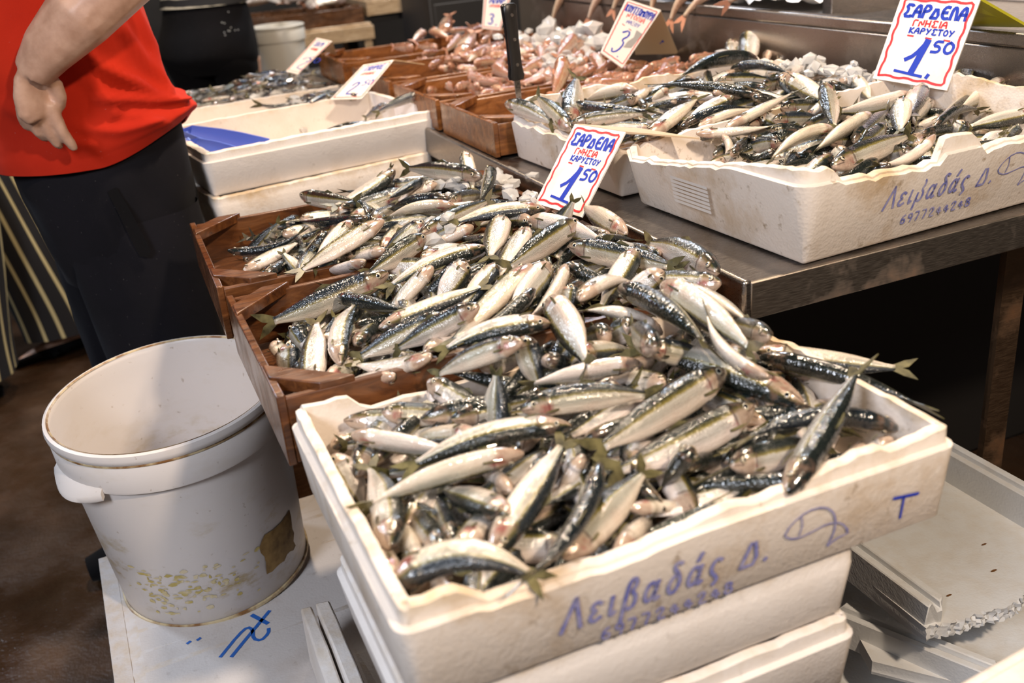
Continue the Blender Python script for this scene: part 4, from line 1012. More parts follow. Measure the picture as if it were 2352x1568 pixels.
# ---------------- blue scoops ----------------
BLUE = plain('blue_plastic', (.11, .18, .60), .3, Subsurface_Weight=0.0)
def scoop(label, x, y, z, rz, tilt, s=1):
    e = empty('blue_scoop', (x, y, z), rz); e.rotation_euler = (0, tilt, rz); tag(e, label, 'scoop', 'blue plastic scoops')
    m = MB(); th = .003; L_, W_, H_ = .19*s, .058*s, .06*s
    for off, flip in ((0, 1), (th, -1)):
        pass
    def ring(t, ins):
        k = .45+.55*min(1, t*2.2); r = []
        for j in range(13):
            a = math.pi*j/12; r.append(Vector((t*L_, math.cos(a)*(W_-ins)*k, -math.sin(a)**.8*(H_-ins)*(k*.9+.1*(1-t))+H_*.0)))
        return r
    T_ = (0, .04, .15, .35, .6, .85, 1.0); n = 13
    O = [ring(t_, 0) for t_ in T_]; I = [ring(t_, th) for t_ in T_]
    vs_ = [p for r in O for p in r]+[p for r in I for p in r]; k = len(T_)*n; fs = []
    for i in range(len(T_)-1):
        for j in range(n-1):
            a = i*n+j; fs.append((a, a+n, a+n+1, a+1)); fs.append((k+a, k+a+1, k+a+n+1, k+a+n))
        for j in (0, n-1):
            a = i*n+j; fs.append((a, k+a, k+a+n, a+n) if j == 0 else (a, a+n, k+a+n, k+a))
    b = (len(T_)-1)*n
    for j in range(n-1): fs.append((b+j, k+b+j, k+b+j+1, b+j+1))
    fs.append(tuple(range(n-1, -1, -1))); fs.append(tuple(k+j for j in range(n)))
    m.add(vs_, fs); m.build('bowl', BLUE, e, angle=50)
    m = MB(); m.tube([(0, 0, -.02*s), (-.012*s, 0, -.014*s), (-.024*s, 0, -.010*s)], [.012*s, .011*s, .013*s], 10, .7); m.build('grip', BLUE, e)
scoop('blue plastic scoop at the left end of the white box, nearer one', .166, 2.085, .918, R(-55), .22, .62)
scoop('blue plastic scoop lying behind the nearer one, mouth to the right', .168, 2.175, .928, R(-38), .24, .86)
# ---------------- buckets ----------------
def plastic_mat(name, base, stain, amt):
    t = NT(name); a = t.ramp(t.noise(11, 5, .7, (1, 1, 2.2)), [(.54, 0), (.68, 1)]); sp = t.ramp(t.noise(90, 3), [(.68, 0), (.76, 1)])
    z = t.n('ShaderNodeSeparateXYZ'); t.l(t.coord(), z.inputs[0])
    low = t.ramp(t.math('MULTIPLY', z.outputs[2], 3.0), [(.0, .55), (.06, .25), (.13, 1), (.36, .9), (.60, .12), (1, .10)])
    c = t.mix(t.math('MULTIPLY', t.math('MULTIPLY', a, low), amt), base, stain)
    c = t.mix(t.math('MULTIPLY', sp, .5), c, (.25, .16, .08))
    return t.set(Base_Color=c, Roughness=.35, Specular_IOR_Level=.5, Subsurface_Weight=.08, Subsurface_Radius=(.02, .015, .012))
PLB = plastic_mat('dirty_white_plastic', (.70, .65, .62), (.40, .27, .06), .85)
RING = NT('rim_grime'); RING = RING.set(Base_Color=RING.mix(RING.ramp(RING.noise(50, 4), [(.4, 0), (.62, 1)]), (.55, .44, .26), (.22, .10, .03)), Roughness=.4)
def lathe(m, prof, n=72, skip=None):
    rings = [[Vector((r*math.cos(6.283185*j/n), r*math.sin(6.283185*j/n), z)) for j in range(n)] for r, z in prof]
    m.loft(rings, caps=False)
e = empty('plastic_bucket', (.016, 1.503, .323)); e.rotation_euler = (R(4.0), R(-2.5), 0); e.scale = (1, 1, 1.03); tag(e, 'big dirty white plastic bucket, empty, with a broken lip, on a foam box', 'bucket')
m = MB(); H = .331
lathe(m, [(.0, .0), (.146, .0), (.150, .004), (.1655, .262), (.1660, .266), (.1735, .266), (.1745, .270), (.1752, .306), (.1735, .309), (.1735, .313), (.1770, .316), (.1780, .322), (.1765, .329), (.1725, .331), (.1690, .328), (.1675, .320), (.1665, .30), (.1645, .27), (.1625, .25), (.147, .010), (.142, .008), (.0, .008)])
m.build('bucket_shell', PLB, e, angle=50)
m = MB(); lathe(m, [(.1738, .3095), (.1746, .3100), (.1746, .3125), (.1738, .3130)]); m.build('grime_ring', RING, e)
m = MB(); lathe(m, [(.1680, .3292), (.1690, .3300), (.1705, .3312), (.1690, .3290)], 72); m.build('rim_grime', RING, e)
m = MB(); lathe(m, [(.1500, .0005), (.1535, .0005), (.1530, .005), (.1505, .006)]); m.build('foot_grime', RING, e)
# broken lug on the left front of the collar
m = MB(); rgs = []
for k in range(13):
    a = R(-172+k*3.4); w_ = .006+.011*math.sin(math.pi*k/12); dz = -.010*math.sin(math.pi*k/12)
    rr = .1745
    rgs.append([Vector(((rr+o)*math.cos(a), (rr+o)*math.sin(a), z)) for o, z in ((0, .276), (w_*.9, .270+dz), (w_, .262+dz), (w_*.75, .258+dz), (0, .262))])
m.loft(rgs); m.build('broken_lug', PLB, e, angle=50)
m = MB(); 
for (a0, a1, z0, z1) in ((-97, -88, .262, .272),):
    pass
lab = NT('old_label'); lab = lab.set(Base_Color=lab.ramp(lab.noise(45, 4), [(.35, (.16, .085, .02)), (.62, (.34, .20, .06))]), Roughness=.6)
m = MB(); pv = []; rg = random.Random(3)
for i in range(9):
    for j in range(7):
        a = R(-63+i*3.4+(rg.uniform(-1.5, 1.5) if i in (0, 8) else 0)); z = .048+j*.011+(rg.uniform(-.004, .004) if j in (0, 6) else 0)
        rr = .150+.0155*z/.262+.0006; pv.append((rr*math.cos(a), rr*math.sin(a), z))
m.add(pv, [(i*7+j, (i+1)*7+j, (i+1)*7+j+1, i*7+j+1) for i in range(8) for j in range(6)]); m.build('torn_label', lab, e)
stain = NT('yellow_glue_residue'); stain = stain.set(Base_Color=stain.ramp(stain.noise(70, 3), [(.4, (.44, .34, .10)), (.6, (.60, .51, .34))]), Roughness=.5)
m = MB(); rg = random.Random(9)
for k in range(120):
    a = R(rg.choice([rg.gauss(-128, 6), rg.gauss(-112, 9), rg.gauss(-92, 10)])); z = max(.03, rg.gauss(.075, .022)); da = R(rg.uniform(.6, 3.0)); dz = rg.uniform(.0008, .0042)
    q = []
    for s_ in range(7):
        t_ = 6.283*s_/7; aa = a+da*math.cos(t_)*rg.uniform(.6, 1.2); zz = z+dz*math.sin(t_)*rg.uniform(.6, 1.2); rr = .150+.0155*zz/.262+.0005; q.append((rr*math.cos(aa), rr*math.sin(aa), zz))
    m.add(q, [tuple(range(7))])
tag(m.build('glue_residue', stain, e, smooth=False), kind='stuff')

# ---------------- foam slab under the bucket ----------------
sl = foam_box('upturned white foam box under the big bucket, marked in blue', .035, 1.335, .209, .40, .62, .105, R(1.5), mat=FOAM2, wall=.19, taper=-.0, step=False)
sl.data.materials[0] = FOAM3
m = MB(); m.box(-.155, .199, -.305, .305, .1046, .1052); m.box(-.198, -.172, -.305, .305, .1046, .1060); bevel(m.build('top_panel', FOAM3, sl, smooth=False), .002)
for z in (.104, 0): foam_box(f'white foam box {"second" if z else "lowest"} in the pile under the big bucket', .035, 1.335, z, .39, .60, .104, R(1.5), mat=FOAM2, step=False)
fs_ = lambda x, y, off=0: (x-.035, y-1.335, .1054+off)
def mark(m, f):
    ribbon(m, [(-.015, 1.270), (.018, 1.306), (.034, 1.318), (.040, 1.306), (.036, 1.285), (.046, 1.274), (.060, 1.286), (.062, 1.296)], .0055, f)
    ribbon(m, [(.0, 1.262), (.028, 1.292), (.072, 1.338)], .006, f); ribbon(m, [(.046, 1.342), (.063, 1.310)], .007, f)
    for x in (-.055, -.040): ribbon(m, [(x, 1.327), (x+.004, 1.329)], .005, f)
lettering(sl, plain('blue_crayon', (.012, .12, .48), .5), mark, fs_, 'blue_mark')
# broken bits of foam box beside the stack
e = empty('foam_fragment', (.120, 1.06, .314)); tag(e, 'broken upright fragment of white foam box between bucket and stack', 'foam fragment')
m = MB(); m.loft([[Vector((-.020+.004*i/5, -.14+.055*i, 0)), Vector((.002, -.14+.055*i, 0)), Vector((.002, -.14+.055*i, .100-.004*((i*7) % 3))), Vector((-.018+.004*i/5, -.14+.055*i, .097-.003*((i*5) % 4)))] for i in range(6)]); bevel(m.build('side_wall', FOAM2, e, angle=30), .003)
m = MB(); m.loft([[Vector((.005, -.13+.05*i, 0)), Vector((.026, -.13+.05*i, 0)), Vector((.026, -.13+.05*i, .108-.005*((i*3) % 2))), Vector((.006, -.13+.05*i, .110-.004*((i*5) % 3)))] for i in range(6)]); bevel(m.build('side_wall', FOAM2, e, angle=30), .003)

# ---------------- broken foam trays on the right ----------------
def shard(label, z, outline, holes=None, th=.022, jag=0, mat=FOAMBRK, walls=(), seed=1):
    rg = random.Random(seed); e = empty('broken_foam_tray', (outline[0][0], outline[0][1], z)); tag(e, label, 'foam tray'); ox, oy = outline[0][:2]
    P = []
    for (ax, ay, rough), (bx, by, _) in zip(outline, outline[1:]+outline[:1]):
        n = max(1, int(math.hypot(bx-ax, by-ay)/.0035)) if rough else 1
        for i in range(n):
            q = i/n; o = rough*.0022
            P.append((ax+(bx-ax)*q+rg.uniform(-o, o)-ox, ay+(by-ay)*q+rg.uniform(-o, o)-oy, rough))
    n = len(P); m = MB(); lv = []
    for k, zz in enumerate((0, th*.2, th*.4, th*.6, th*.8, th)):
        lv.append([Vector((p[0]+(rg.uniform(-1, 1)*.0022 if p[2] else 0), p[1]+(rg.uniform(-1, 1)*.003 if p[2] else 0), zz)) for p in P])
    m.loft(lv); m.build('tray_floor', mat, e, angle=30)
    for (ax, ay, bx, by, h0, h1, t_) in walls:
        m = MB(); d = Vector((bx-ax, by-ay, 0)).normalized(); nn = Vector((-d.y, d.x, 0)); A, B = Vector((ax-ox, ay-oy, 0)), Vector((bx-ox, by-oy, 0)); rings = []
        for i in range(13):
            q = i/12; c = A.lerp(B, q); h = h0+(h1-h0)*q
            j = [Vector((0, 0, 0))]*5
            if i in (0, 12): j = [d*rg.uniform(-.006, .006) for _ in range(8)]
            else: j = [Vector((0, 0, 0))]*8
            prof = [(0, -.004), (t_, -.004), (t_, h), (t_*.62, h), (t_*.58, h-.010), (t_*.38, h-.010), (t_*.36, h-.002), (0, h-.002)]
            rings.append([c+nn*a+Vector((0, 0, zz))+jj for (a, zz), jj in zip(prof, j)])
        m.loft(rings); bevel(m.build('side_wall', mat, e, angle=30), .0015, 1)
    return e
ZT = .379
shard('broken white foam tray with a torn edge lying right of the foreground stack', ZT, [(.826, .90, 0), (.826, .757, 1), (.87, .748, 1), (.95, .738, 1), (1.02, .758, 1), (1.13, .775, 0), (1.13, 1.02, 0), (.826, 1.02, 0)], walls=((.825, 1.0, .825, .758, .056, .056, .030), (1.098, 1.02, 1.098, .79, .075, .075, .03)), seed=2)
shard('lower broken white foam tray beneath the torn one at right', .285, [(.80, .82, 0), (.90, .70, 1), (1.22, .70, 1), (1.25, .95, 0), (.86, .98, 0)], walls=((.80, .90, .88, .70, .05, .06, .03),), seed=4)
shard('bottom scrap of white foam tray on the floor pile at right', .20, [(.77, .84, 0), (.86, .66, 1), (1.25, .68, 1), (1.25, .95, 0), (.82, .98, 0)], th=.03, seed=6)
stand('low dark stand under the broken foam trays', .84, 1.22, .72, .94, .20)
# brown flecks on the torn tray
m = MB()
for x, y, s_ in ((.895, .79, .005), (.985, .80, .006), (1.02, .85, .005)):
    a = rng.uniform(0, 3); m.add([(x+s_*math.cos(a+k*1.0472)*(1 if k % 3 else .9), y+s_*.35*math.sin(a+k*1.0472), ZT+.0228) for k in range(6)], [(0, 1, 2, 3, 4, 5)])
tag(m.build('brown_flecks', plain('brown_fleck', (.16, .07, .02), .5), smooth=False), 'dry brown flecks on the broken foam tray', 'flecks', kind='stuff')
# out-of-focus white foam edge in the near right corner
e = empty('white_foam_lid', (.58, .38, .62)); tag(e, 'out-of-focus white foam lid corner nearest the camera at lower right', 'foam lid')
LP = [(.485, .30), (.519, .443), (.62, .452), (.70, .37), (.66, .28)]
m = MB(); m.loft([[Vector((x-.58, y-.38, z)) for x, y in LP[::-1]] for z in (0, .080)]); bevel(m.build('lid_edge', FOAM2, e), .006, 3)
m = MB(); m.loft([[Vector(((x-.60)*.86+.02, (y-.38)*.86-.004, z)) for x, y in LP[::-1]] for z in (.0805, .086)]); bevel(m.build('raised_panel', FOAM2, e), .003, 2)
stand('thin dark post stand under the near white foam lid', .58, .72, .30, .40, .62, legs=.03)

# ---------------- people ----------------
def sknoise(name, a, b, sc=30, rough=.45):
    t = NT(name); return t.set(Base_Color=t.ramp(t.noise(sc, 4), [(.35, a), (.65, b)]), Roughness=rough, Subsurface_Weight=.1, Subsurface_Radius=(.01, .004, .002))
SKINH = sknoise('skin', (.40, .225, .15), (.56, .345, .245)); HAIRM = plain('dark_hair', (.02, .013, .009), .6)
def cloth_mat(name, col, col2, sc=6, weave=900):
    t = NT(name); c = t.ramp(t.noise(sc, 4), [(.3, col2), (.7, col)])
    lint = t.ramp(t.noise(260, 2, .4), [(.74, 0), (.80, 1)])
    c = t.mix(t.math('MULTIPLY', lint, .12), c, (.5, .47, .45))
    t.bump(t.math('ADD', t.noise(weave, 1), t.math('MULTIPLY', t.noise(22, 3, .5, (1, 1, .5)), 3)), .15, .002)
    return t.set(Base_Color=c, Roughness=.9, Specular_IOR_Level=.12, Sheen_Weight=.02)
REDT = cloth_mat('red_cotton', (.50, .026, .009), (.38, .016, .006)); NAVY = cloth_mat('navy_fleece', (.0085, .0080, .0115), (.0045, .0045, .0065)); BLACK = cloth_mat('black_cotton', (.0055, .005, .006), (.003, .003, .004))
t = NT('striped_cloth'); sx = t.n('ShaderNodeSeparateXYZ'); t.l(t.coord('UV'), sx.inputs[0])
st = t.math('FRACT', t.math('MULTIPLY', sx.outputs[0], 13.0)); STRIPE = t.set(Base_Color=t.ramp(st, [(.0, (.008, .007, .009)), (.66, (.008, .007, .009)), (.72, (.50, .42, .22)), (.88, (.50, .42, .22)), (.94, (.008, .007, .009))]), Roughness=.85)
t = NT('striped_top'); sx = t.n('ShaderNodeSeparateXYZ'); t.l(t.coord(), sx.inputs[0])
st = t.math('FRACT', t.math('ADD', t.math('MULTIPLY', sx.outputs[2], 26.0), t.math('MULTIPLY', t.noise(9, 2), .8))); STRTOP = t.set(Base_Color=t.ramp(st, [(.0, (.01, .01, .012)), (.6, (.01, .01, .012)), (.7, (.6, .56, .45)), (.88, (.6, .56, .45)), (.95, (.01, .01, .012))]), Roughness=.8)
def ell(c, rx, ry, n=28, rz=0, fold=None):
    r = []
    for j in range(n):
        a = 6.283185*j/n; k = 1+(fold(a, c[2]) if fold else 0)
        x, y = rx*math.cos(a)*k, ry*math.sin(a)*k
        r.append(Vector((c[0]+x*math.cos(rz)-y*math.sin(rz), c[1]+x*math.sin(rz)+y*math.cos(rz), c[2])))
    return r
def smooth_path(keys, n):
    # keys: (z, cx, cy, rx, ry); catmull interpolation
    out = []
    for i in range(len(keys)-1):
        p0, p1, p2, p3 = keys[max(0, i-1)], keys[i], keys[i+1], keys[min(len(keys)-1, i+2)]
        for k in range(n):
            q = k/n; out.append(tuple(.5*((2*b)+(-a+c)*q+(2*a-5*b+4*c-d)*q*q+(-a+3*b-3*c+d)*q**3) for a, b, c, d in zip(p0, p1, p2, p3)))
    out.append(keys[-1]); return out
def cloth_loft(m, keys, n=4, seg=32, fold=None, caps=True, uvs=None):
    rings = [ell((k[1], k[2], k[0]), k[3], k[4], seg, 0, fold) for k in smooth_path(keys, n)]
    m.loft(rings, caps)
    if uvs is not None: uvs += [(j/seg, i/len(rings)) for i in range(len(rings)) for j in range(seg)]
def remesh(o, vox, sm=6):
    r = o.modifiers.new('remesh', 'REMESH'); r.mode = 'VOXEL'; r.voxel_size = vox; r.use_smooth_shade = True
    s = o.modifiers.new('smooth', 'SMOOTH'); s.iterations = sm; s.factor = .5; return o
def head(m, c, r, fx, fy):
    # skull, jaw, nose, ears around centre c, facing (fx, fy)
    f = Vector((fx, fy, 0)).normalized(); s_ = Vector((-f.y, f.x, 0)); u_ = Vector((0, 0, 1)); c = Vector(c)
    def blob(p, a, b, h):
        rings = []
        for i in range(1, 10):
            ph = math.pi*i/10; rings.append([p+f*(a*math.sin(ph)*math.cos(t_))+s_*(b*math.sin(ph)*math.sin(t_))+u_*(h*math.cos(ph)) for t_ in [6.283*j/16 for j in range(16)]])
        m.loft(rings[::-1])
    blob(c+u_*r*.2, r*.98, r*.78, r*.95); blob(c+f*r*.22-u_*r*.55, r*.70, r*.58, r*.65); blob(c+f*r*1.02-u_*r*.12, r*.2, r*.14, r*.22)
    for q in (-1, 1): blob(c+s_*q*r*.80-u_*r*.08-f*r*.05, r*.2, r*.08, r*.27)
    for q in (-1, 1): blob(c+f*r*.86+s_*q*r*.3+u_*r*.1, r*.12, r*.16, r*.09)
    blob(c+f*r*.85-u_*r*.55, r*.12, r*.26, r*.08)
def hairmesh(parent, c, r, fx, fy, mat=HAIRM, long=0):
    m = MB(); f = Vector((fx, fy, 0)).normalized(); s_ = Vector((-f.y, f.x, 0)); u_ = Vector((0, 0, 1)); c = Vector(c)+u_*r*.25-f*r*.12; rings = []
    for i in range(1, 10):
        ph = math.pi*i/10*(.72+.2*long); rings.append([c+f*(r*.98*math.sin(ph)*math.cos(t_))+s_*(r*.86*math.sin(ph)*math.sin(t_))+u_*(r*1.0*math.cos(ph)) for t_ in [6.283*j/18 for j in range(18)]])
    m.loft(rings[::-1]); return m.build('hair', mat, parent, angle=180)

# the man in red: faces left, left forearm across his hip
bx, by = 0.0, 1.97
man = empty('person', (bx, by, 0)); tag(man, 'person in a red T-shirt and dark navy sweatpants, one hand hanging at the hip', 'person')
L_ = lambda x, y, z: (x-bx, y-by, z)
m = MB()
cloth_loft(m, [(.80, -.01, 0, .095, .10), (.95, -.02, 0, .12, .13), (1.1, -.06, 0, .15, .155), (1.28, -.10, 0, .14, .16), (1.42, -.13, 0, .10, .17), (1.47, -.14, 0, .055, .06), (1.56, -.17, 0, .052, .055)], 3)
head(m, (-.20, 0, 1.63), .105, -1, -.1)
for sy, kx in ((-.10, .035), (.10, -.03)):
    m.tube([(-.01, sy*.7, .85), (kx*.3, sy*.95, .5), (kx+.02, sy, .10)], [.066, .05, .042], 14)
    m.tube([(kx+.05, sy, .055), (kx-.05, sy, .05), (kx-.16, sy, .035), (kx-.20, sy, .03)], [.035, .042, .036, .02], 12, .8)
m.tube([L_(-.10, 1.83, 1.40), L_(.02, 1.76, 1.38), L_(.10, 1.72, 1.29), L_(.12, 1.70, 1.255)], [.058, .058, .054, .05], 14)
m.tube([L_(.125, 1.70, 1.262), L_(.085, 1.695, 1.246), L_(.015, 1.70, 1.196), L_(-.042, 1.72, 1.150), L_(-.072, 1.735, 1.118)], [.050, .056, .053, .041, .031], 16, .85)
# hand hanging from the wrist, back of the hand towards the camera
m.tube([L_(-.062, 1.735, 1.128), L_(-.076, 1.738, 1.108), L_(-.080, 1.742, 1.085), L_(-.080, 1.744, 1.062), L_(-.076, 1.745, 1.050)], [.026, .030, .034, .035, .028], 16, .52)
def finger(pts, r): m.tube([L_(*p) for p in pts], r, 10)
finger([(-.060, 1.741, 1.068), (-.056, 1.741, 1.045), (-.052, 1.742, 1.022), (-.044, 1.746, 1.000), (-.040, 1.748, .990)], [.0105, .0102, .0095, .0085, .0055])
finger([(-.075, 1.744, 1.066), (-.074, 1.746, 1.040), (-.070, 1.750, 1.020), (-.064, 1.757, 1.003), (-.060, 1.762, .996)], [.0105, .0100, .0095, .0085, .0055])
finger([(-.089, 1.746, 1.068), (-.090, 1.749, 1.044), (-.087, 1.756, 1.026), (-.081, 1.766, 1.015), (-.077, 1.772, 1.011)], [.0100, .0098, .0090, .0080, .0055])
finger([(-.101, 1.747, 1.074), (-.104, 1.752, 1.052), (-.102, 1.760, 1.038), (-.097, 1.768, 1.030)], [.0090, .0085, .0078, .0050])
finger([(-.054, 1.738, 1.108), (-.044, 1.737, 1.094), (-.042, 1.741, 1.076), (-.046, 1.748, 1.062), (-.050, 1.753, 1.056)], [.0125, .0120, .0105, .0090, .0060])
m.tube([(-.10, .16, 1.40), (-.16, .21, 1.22), (-.28, .19, 1.10), (-.36, .16, 1.09)], [.055, .047, .04, .03], 14)
m.tube([(-.36, .16, 1.09), (-.40, .15, 1.085), (-.45, .15, 1.07)], [.03, .034, .02], 12, .5)
remesh(m.build('body', SKINH, man, angle=180), .0038, 3)
hairmesh(man, (-.20, 0, 1.63), .108, -1, -.1)
for q in (-1, 1):
    m = MB(); c = Vector((-.298, .036*q, 1.641))
    m.loft([[c+Vector((-.006*math.cos(6.283*j/8)*s, .012*math.sin(6.283*j/8)*s, .008*z)) for j in range(8)] for s, z in ((.3, -1), (.9, -.5), (1, 0), (.9, .5), (.3, 1))])
    m.build('eye', EYE, man)
def fold_shirt(a, z): return .006*math.sin(a*5+z*26)+.004*math.sin(a*9-z*15+1)
m = MB()
cloth_loft(m, [(.945, -.022, 0, .168, .172), (.965, -.02, 0, .172, .178), (.985, -.016, .0, .176, .182), (1.03, -.027, 0, .168, .18), (1.10, -.05, 0, .182, .182), (1.20, -.085, 0, .205, .185), (1.30, -.11, 0, .19, .19), (1.40, -.13, 0, .14, .20), (1.46, -.14, 0, .075, .10)], 10, 120, fold_shirt, caps=False)
FOLDS = [((-.01, 1.135), (.07, 1.075), (.135, 1.015), .014, .010), ((.012, 1.06), (.07, 1.045), (.13, 1.02), .012, .008), ((.10, 1.19), (.118, 1.12), (.115, 1.05), .012, .009), ((.075, 1.16), (.10, 1.10), (.12, 1.045), .009, .009),
         ((-.02, 1.13), (.01, 1.08), (.03, 1.03), .010, .010), ((-.03, 1.02), (.03, 1.0), (.08, .995), .008, .010), ((-.12, 1.06), (-.06, 1.01), (-.02, .99), .008, .012), ((.06, 1.02), (.09, .99), (.10, .965), .007, .009)]
def segd(px, pz, a, b):
    ax, az = a; bx2, bz = b; dx, dz = bx2-ax, bz-az; q = max(0, min(1, ((px-ax)*dx+(pz-az)*dz)/(dx*dx+dz*dz))); return math.hypot(px-ax-dx*q, pz-az-dz*q)
nv = []
for x, y, z in m.v:
    if y < .06:
        f_ = sum(A_*math.exp(-(min(segd(x, z, p, q_), segd(x, z, q_, r_))/w_)**2) for p, q_, r_, A_, w_ in FOLDS)
        n_ = Vector((x+.03, y*1.1, 0)).normalized(); x += n_.x*f_; y += n_.y*f_
    k_ = max(0, min(1, (1.03-z)/.09)); near = max(0, min(1, (.10-y)/.16))
    z += k_*near*.052*max(0, min(1, (x+.01)/.15))**1.4          # hem rides up over the hip
    if x > .05: x += .020*math.exp(-((z-1.005)/.032)**2)*min(1, (x-.05)/.08)
    if near < .6 and x > .06: x += k_*.008*(1-near)
    nv.append((x, y, z))
m.v = nv
for sy, p in ((-1, (.0, -.225, 1.33)), (1, (-.17, .235, 1.24))):
    m.tube([(-.11, sy*.10, 1.41), (-.10, sy*.17, 1.40), p], [.075, .082, .078], 20, 1, caps=False)
sh = m.build('t_shirt', REDT, man, angle=180); so = sh.modifiers.new('solid', 'SOLIDIFY'); so.thickness = .003
def fold_tr(a, z): return .026*math.sin(a*3+z*9)+.014*math.sin(a*7-z*22)+.008*math.sin(a*11+z*41)
m = MB()
cloth_loft(m, [(1.0, -.012, 0, .150, .160), (.93, -.008, 0, .152, .165), (.86, -.004, 0, .148, .165), (.78, .0, 0, .136, .155), (.72, .0, 0, .12, .14)], 5, 48, fold_tr, caps=False)
cloth_loft(m, [(.84, .012, -.06, .125, .10), (.72, .020, -.078, .118, .092), (.58, .028, -.09, .108, .088), (.40, .040, -.10, .095, .082), (.2, .045, -.10, .085, .076), (.06, .045, -.10, .082, .075)], 5, 40, fold_tr, caps=False)
cloth_loft(m, [(.84, -.02, .07, .12, .095), (.72, -.03, .085, .105, .09), (.58, -.035, .10, .092, .085), (.40, -.03, .10, .085, .08), (.2, -.02, .10, .08, .075), (.06, -.02, .10, .08, .075)], 5, 40, fold_tr, caps=False)
m.build('sweatpants', NAVY, man, angle=180)
m = MB(); pk = [(-.010, .905), (.000, .86), (.010, .81), (.016, .785), (.028, .78), (.036, .79), (.030, .82), (.018, .87), (.006, .91)]
m.add([(x, -.168-.002+.10*(.9-z)*0+(.03*(z-.9)), z) for x, z in pk], [tuple(range(len(pk)))])
m.build('pocket_opening', BLACK, man, smooth=False)
for sy, kx in ((-.10, .035), (.10, -.03)):
    m = MB(); m.tube([(kx+.07, sy, .05), (kx-.02, sy, .055), (kx-.13, sy, .045), (kx-.21, sy, .035)], [.042, .05, .046, .028], 14, .85); m.build('shoe', BLACK, man, angle=180)

# a simpler standing figure
def figure(label, x, y, rz, parts):
    e = empty('person', (x, y, 0), rz); tag(e, label, 'person')
    m = MB(); hw = parts.get('hw', .15)
    cloth_loft(m, [(.84, 0, 0, hw*.62, hw*.9), (.95, 0, 0, .10, hw*.86), (1.08, 0, 0, .095, .125), (1.25, 0, 0, .11, .15), (1.38, 0, 0, .08, .16), (1.42, 0, 0, .05, .055), (1.52, .01, 0, .048, .05)], 3)
    head(m, (.02, 0, 1.59), .10, 1, 0); sp = parts.get('stride', .05)
    for q in (-1, 1):
        m.tube([(0, q*.085, .86), (q*sp*.5, q*.09, .48), (q*sp, q*.09, .10)], [.085, .055, .038], 14)
        m.tube([(q*sp-.05, q*.09, .045), (q*sp+.05, q*.09, .04), (q*sp+.16, q*.095, .02)], [.036, .036, .018], 12, .8)
        m.tube([(0, q*.16, 1.36), (-.01, q*.21, 1.16), (.12, q*.17, 1.13), (.22, q*.14, 1.17)], [.045, .038, .032, .022], 12)
        hb = Vector((.22, q*.14, 1.17)); m.tube([hb, hb+Vector((.05, 0, 0)), hb+Vector((.09, 0, -.01))], [.022, .034, .026], 12, .45)
        for k in range(4): m.tube([hb+Vector((.08, (k-1.5)*.016, -.005)), hb+Vector((.125, (k-1.5)*.018, -.012)), hb+Vector((.145-.006*abs(k-1.4), (k-1.5)*.018, -.03))], [.0095, .009, .006], 8)
        m.tube([hb+Vector((.02, -q*.025, 0)), hb+Vector((.06, -q*.052, -.01)), hb+Vector((.085, -q*.05, -.02))], [.011, .01, .007], 8)
    remesh(m.build('body', SKINH, e, angle=180), .0085, 3); hairmesh(e, (.02, 0, 1.59), .104, 1, 0, long=parts.get('long', 0))
    return e
wo = figure('person seen from behind in black leggings with rhinestones and a striped top', .46, 3.95, R(62), {'hw': .17, 'long': 1})
m = MB()
def f0(a, z): return .006*math.sin(a*5+z*30)
cloth_loft(m, [(1.07, 0, 0, .105, .150), (1.0, -.012, 0, .125, .165), (.95, -.04, 0, .150, .176), (.90, -.048, 0, .160, .178), (.86, -.040, 0, .148, .172), (.82, -.02, 0, .115, .15)], 6, 44, f0, caps=False)
for q in (-1, 1): cloth_loft(m, [(.90, -.045, q*.078, .135, .09), (.85, -.038, q*.080, .122, .088), (.79, -.015, q*.080, .098, .082), (.70, -.004, q*.082, .086, .074), (.5, 0, q*.088, .072, .066), (.3, .005, q*.09, .062, .056), (.09, q*.04, q*.09, .05, .048)], 5, 30, f0, caps=False)
m.build('leggings', BLACK, wo, angle=180)
m = MB(); cloth_loft(m, [(1.055, 0, 0, .125, .165), (1.10, 0, 0, .118, .155), (1.2, 0, 0, .12, .155), (1.32, 0, 0, .12, .17), (1.41, 0, 0, .075, .11)], 5, 36, f0, caps=False)
for q in (-1, 1): m.tube([(0, q*.12, 1.37), (-.01, q*.18, 1.28), (-.02, q*.212, 1.12)], [.062, .058, .05], 16, caps=False)
m.build('striped_top', STRTOP, wo, angle=180)
m = MB(); rg = random.Random(4)
for k in range(26):
    a = R(180+42+rg.gauss(0, 10)); z = .955+rg.gauss(0, .035); c = Vector((-.03+.150*math.cos(a), .180*math.sin(a), z)); m.add([c+v*.0026 for v in IV], IF)
tag(m.build('rhinestones', plain('rhinestone', (.85, .85, .85), .1, Metallic=.6), wo, angle=180), kind='stuff')
for q in (-1, 1): m = MB(); m.tube([(q*.05-.06, q*.09, .045), (q*.05+.05, q*.09, .045), (q*.05+.18, q*.095, .025)], [.042, .044, .024], 12, .85); m.build('shoe', BLACK, wo, angle=180)
stp = figure('person in wide black and cream striped trousers walking behind the red T-shirt', -.40, 3.42, R(200), {'stride': .17, 'hw': .15})
m = MB(); uvs = []
def f1(a, z): return .05*math.sin(a*4+z*4)+.02*math.sin(a*9-z*12)
cloth_loft(m, [(1.05, 0, 0, .115, .145), (.9, 0, 0, .125, .16), (.80, 0, 0, .115, .15)], 5, 40, f1, False, uvs)
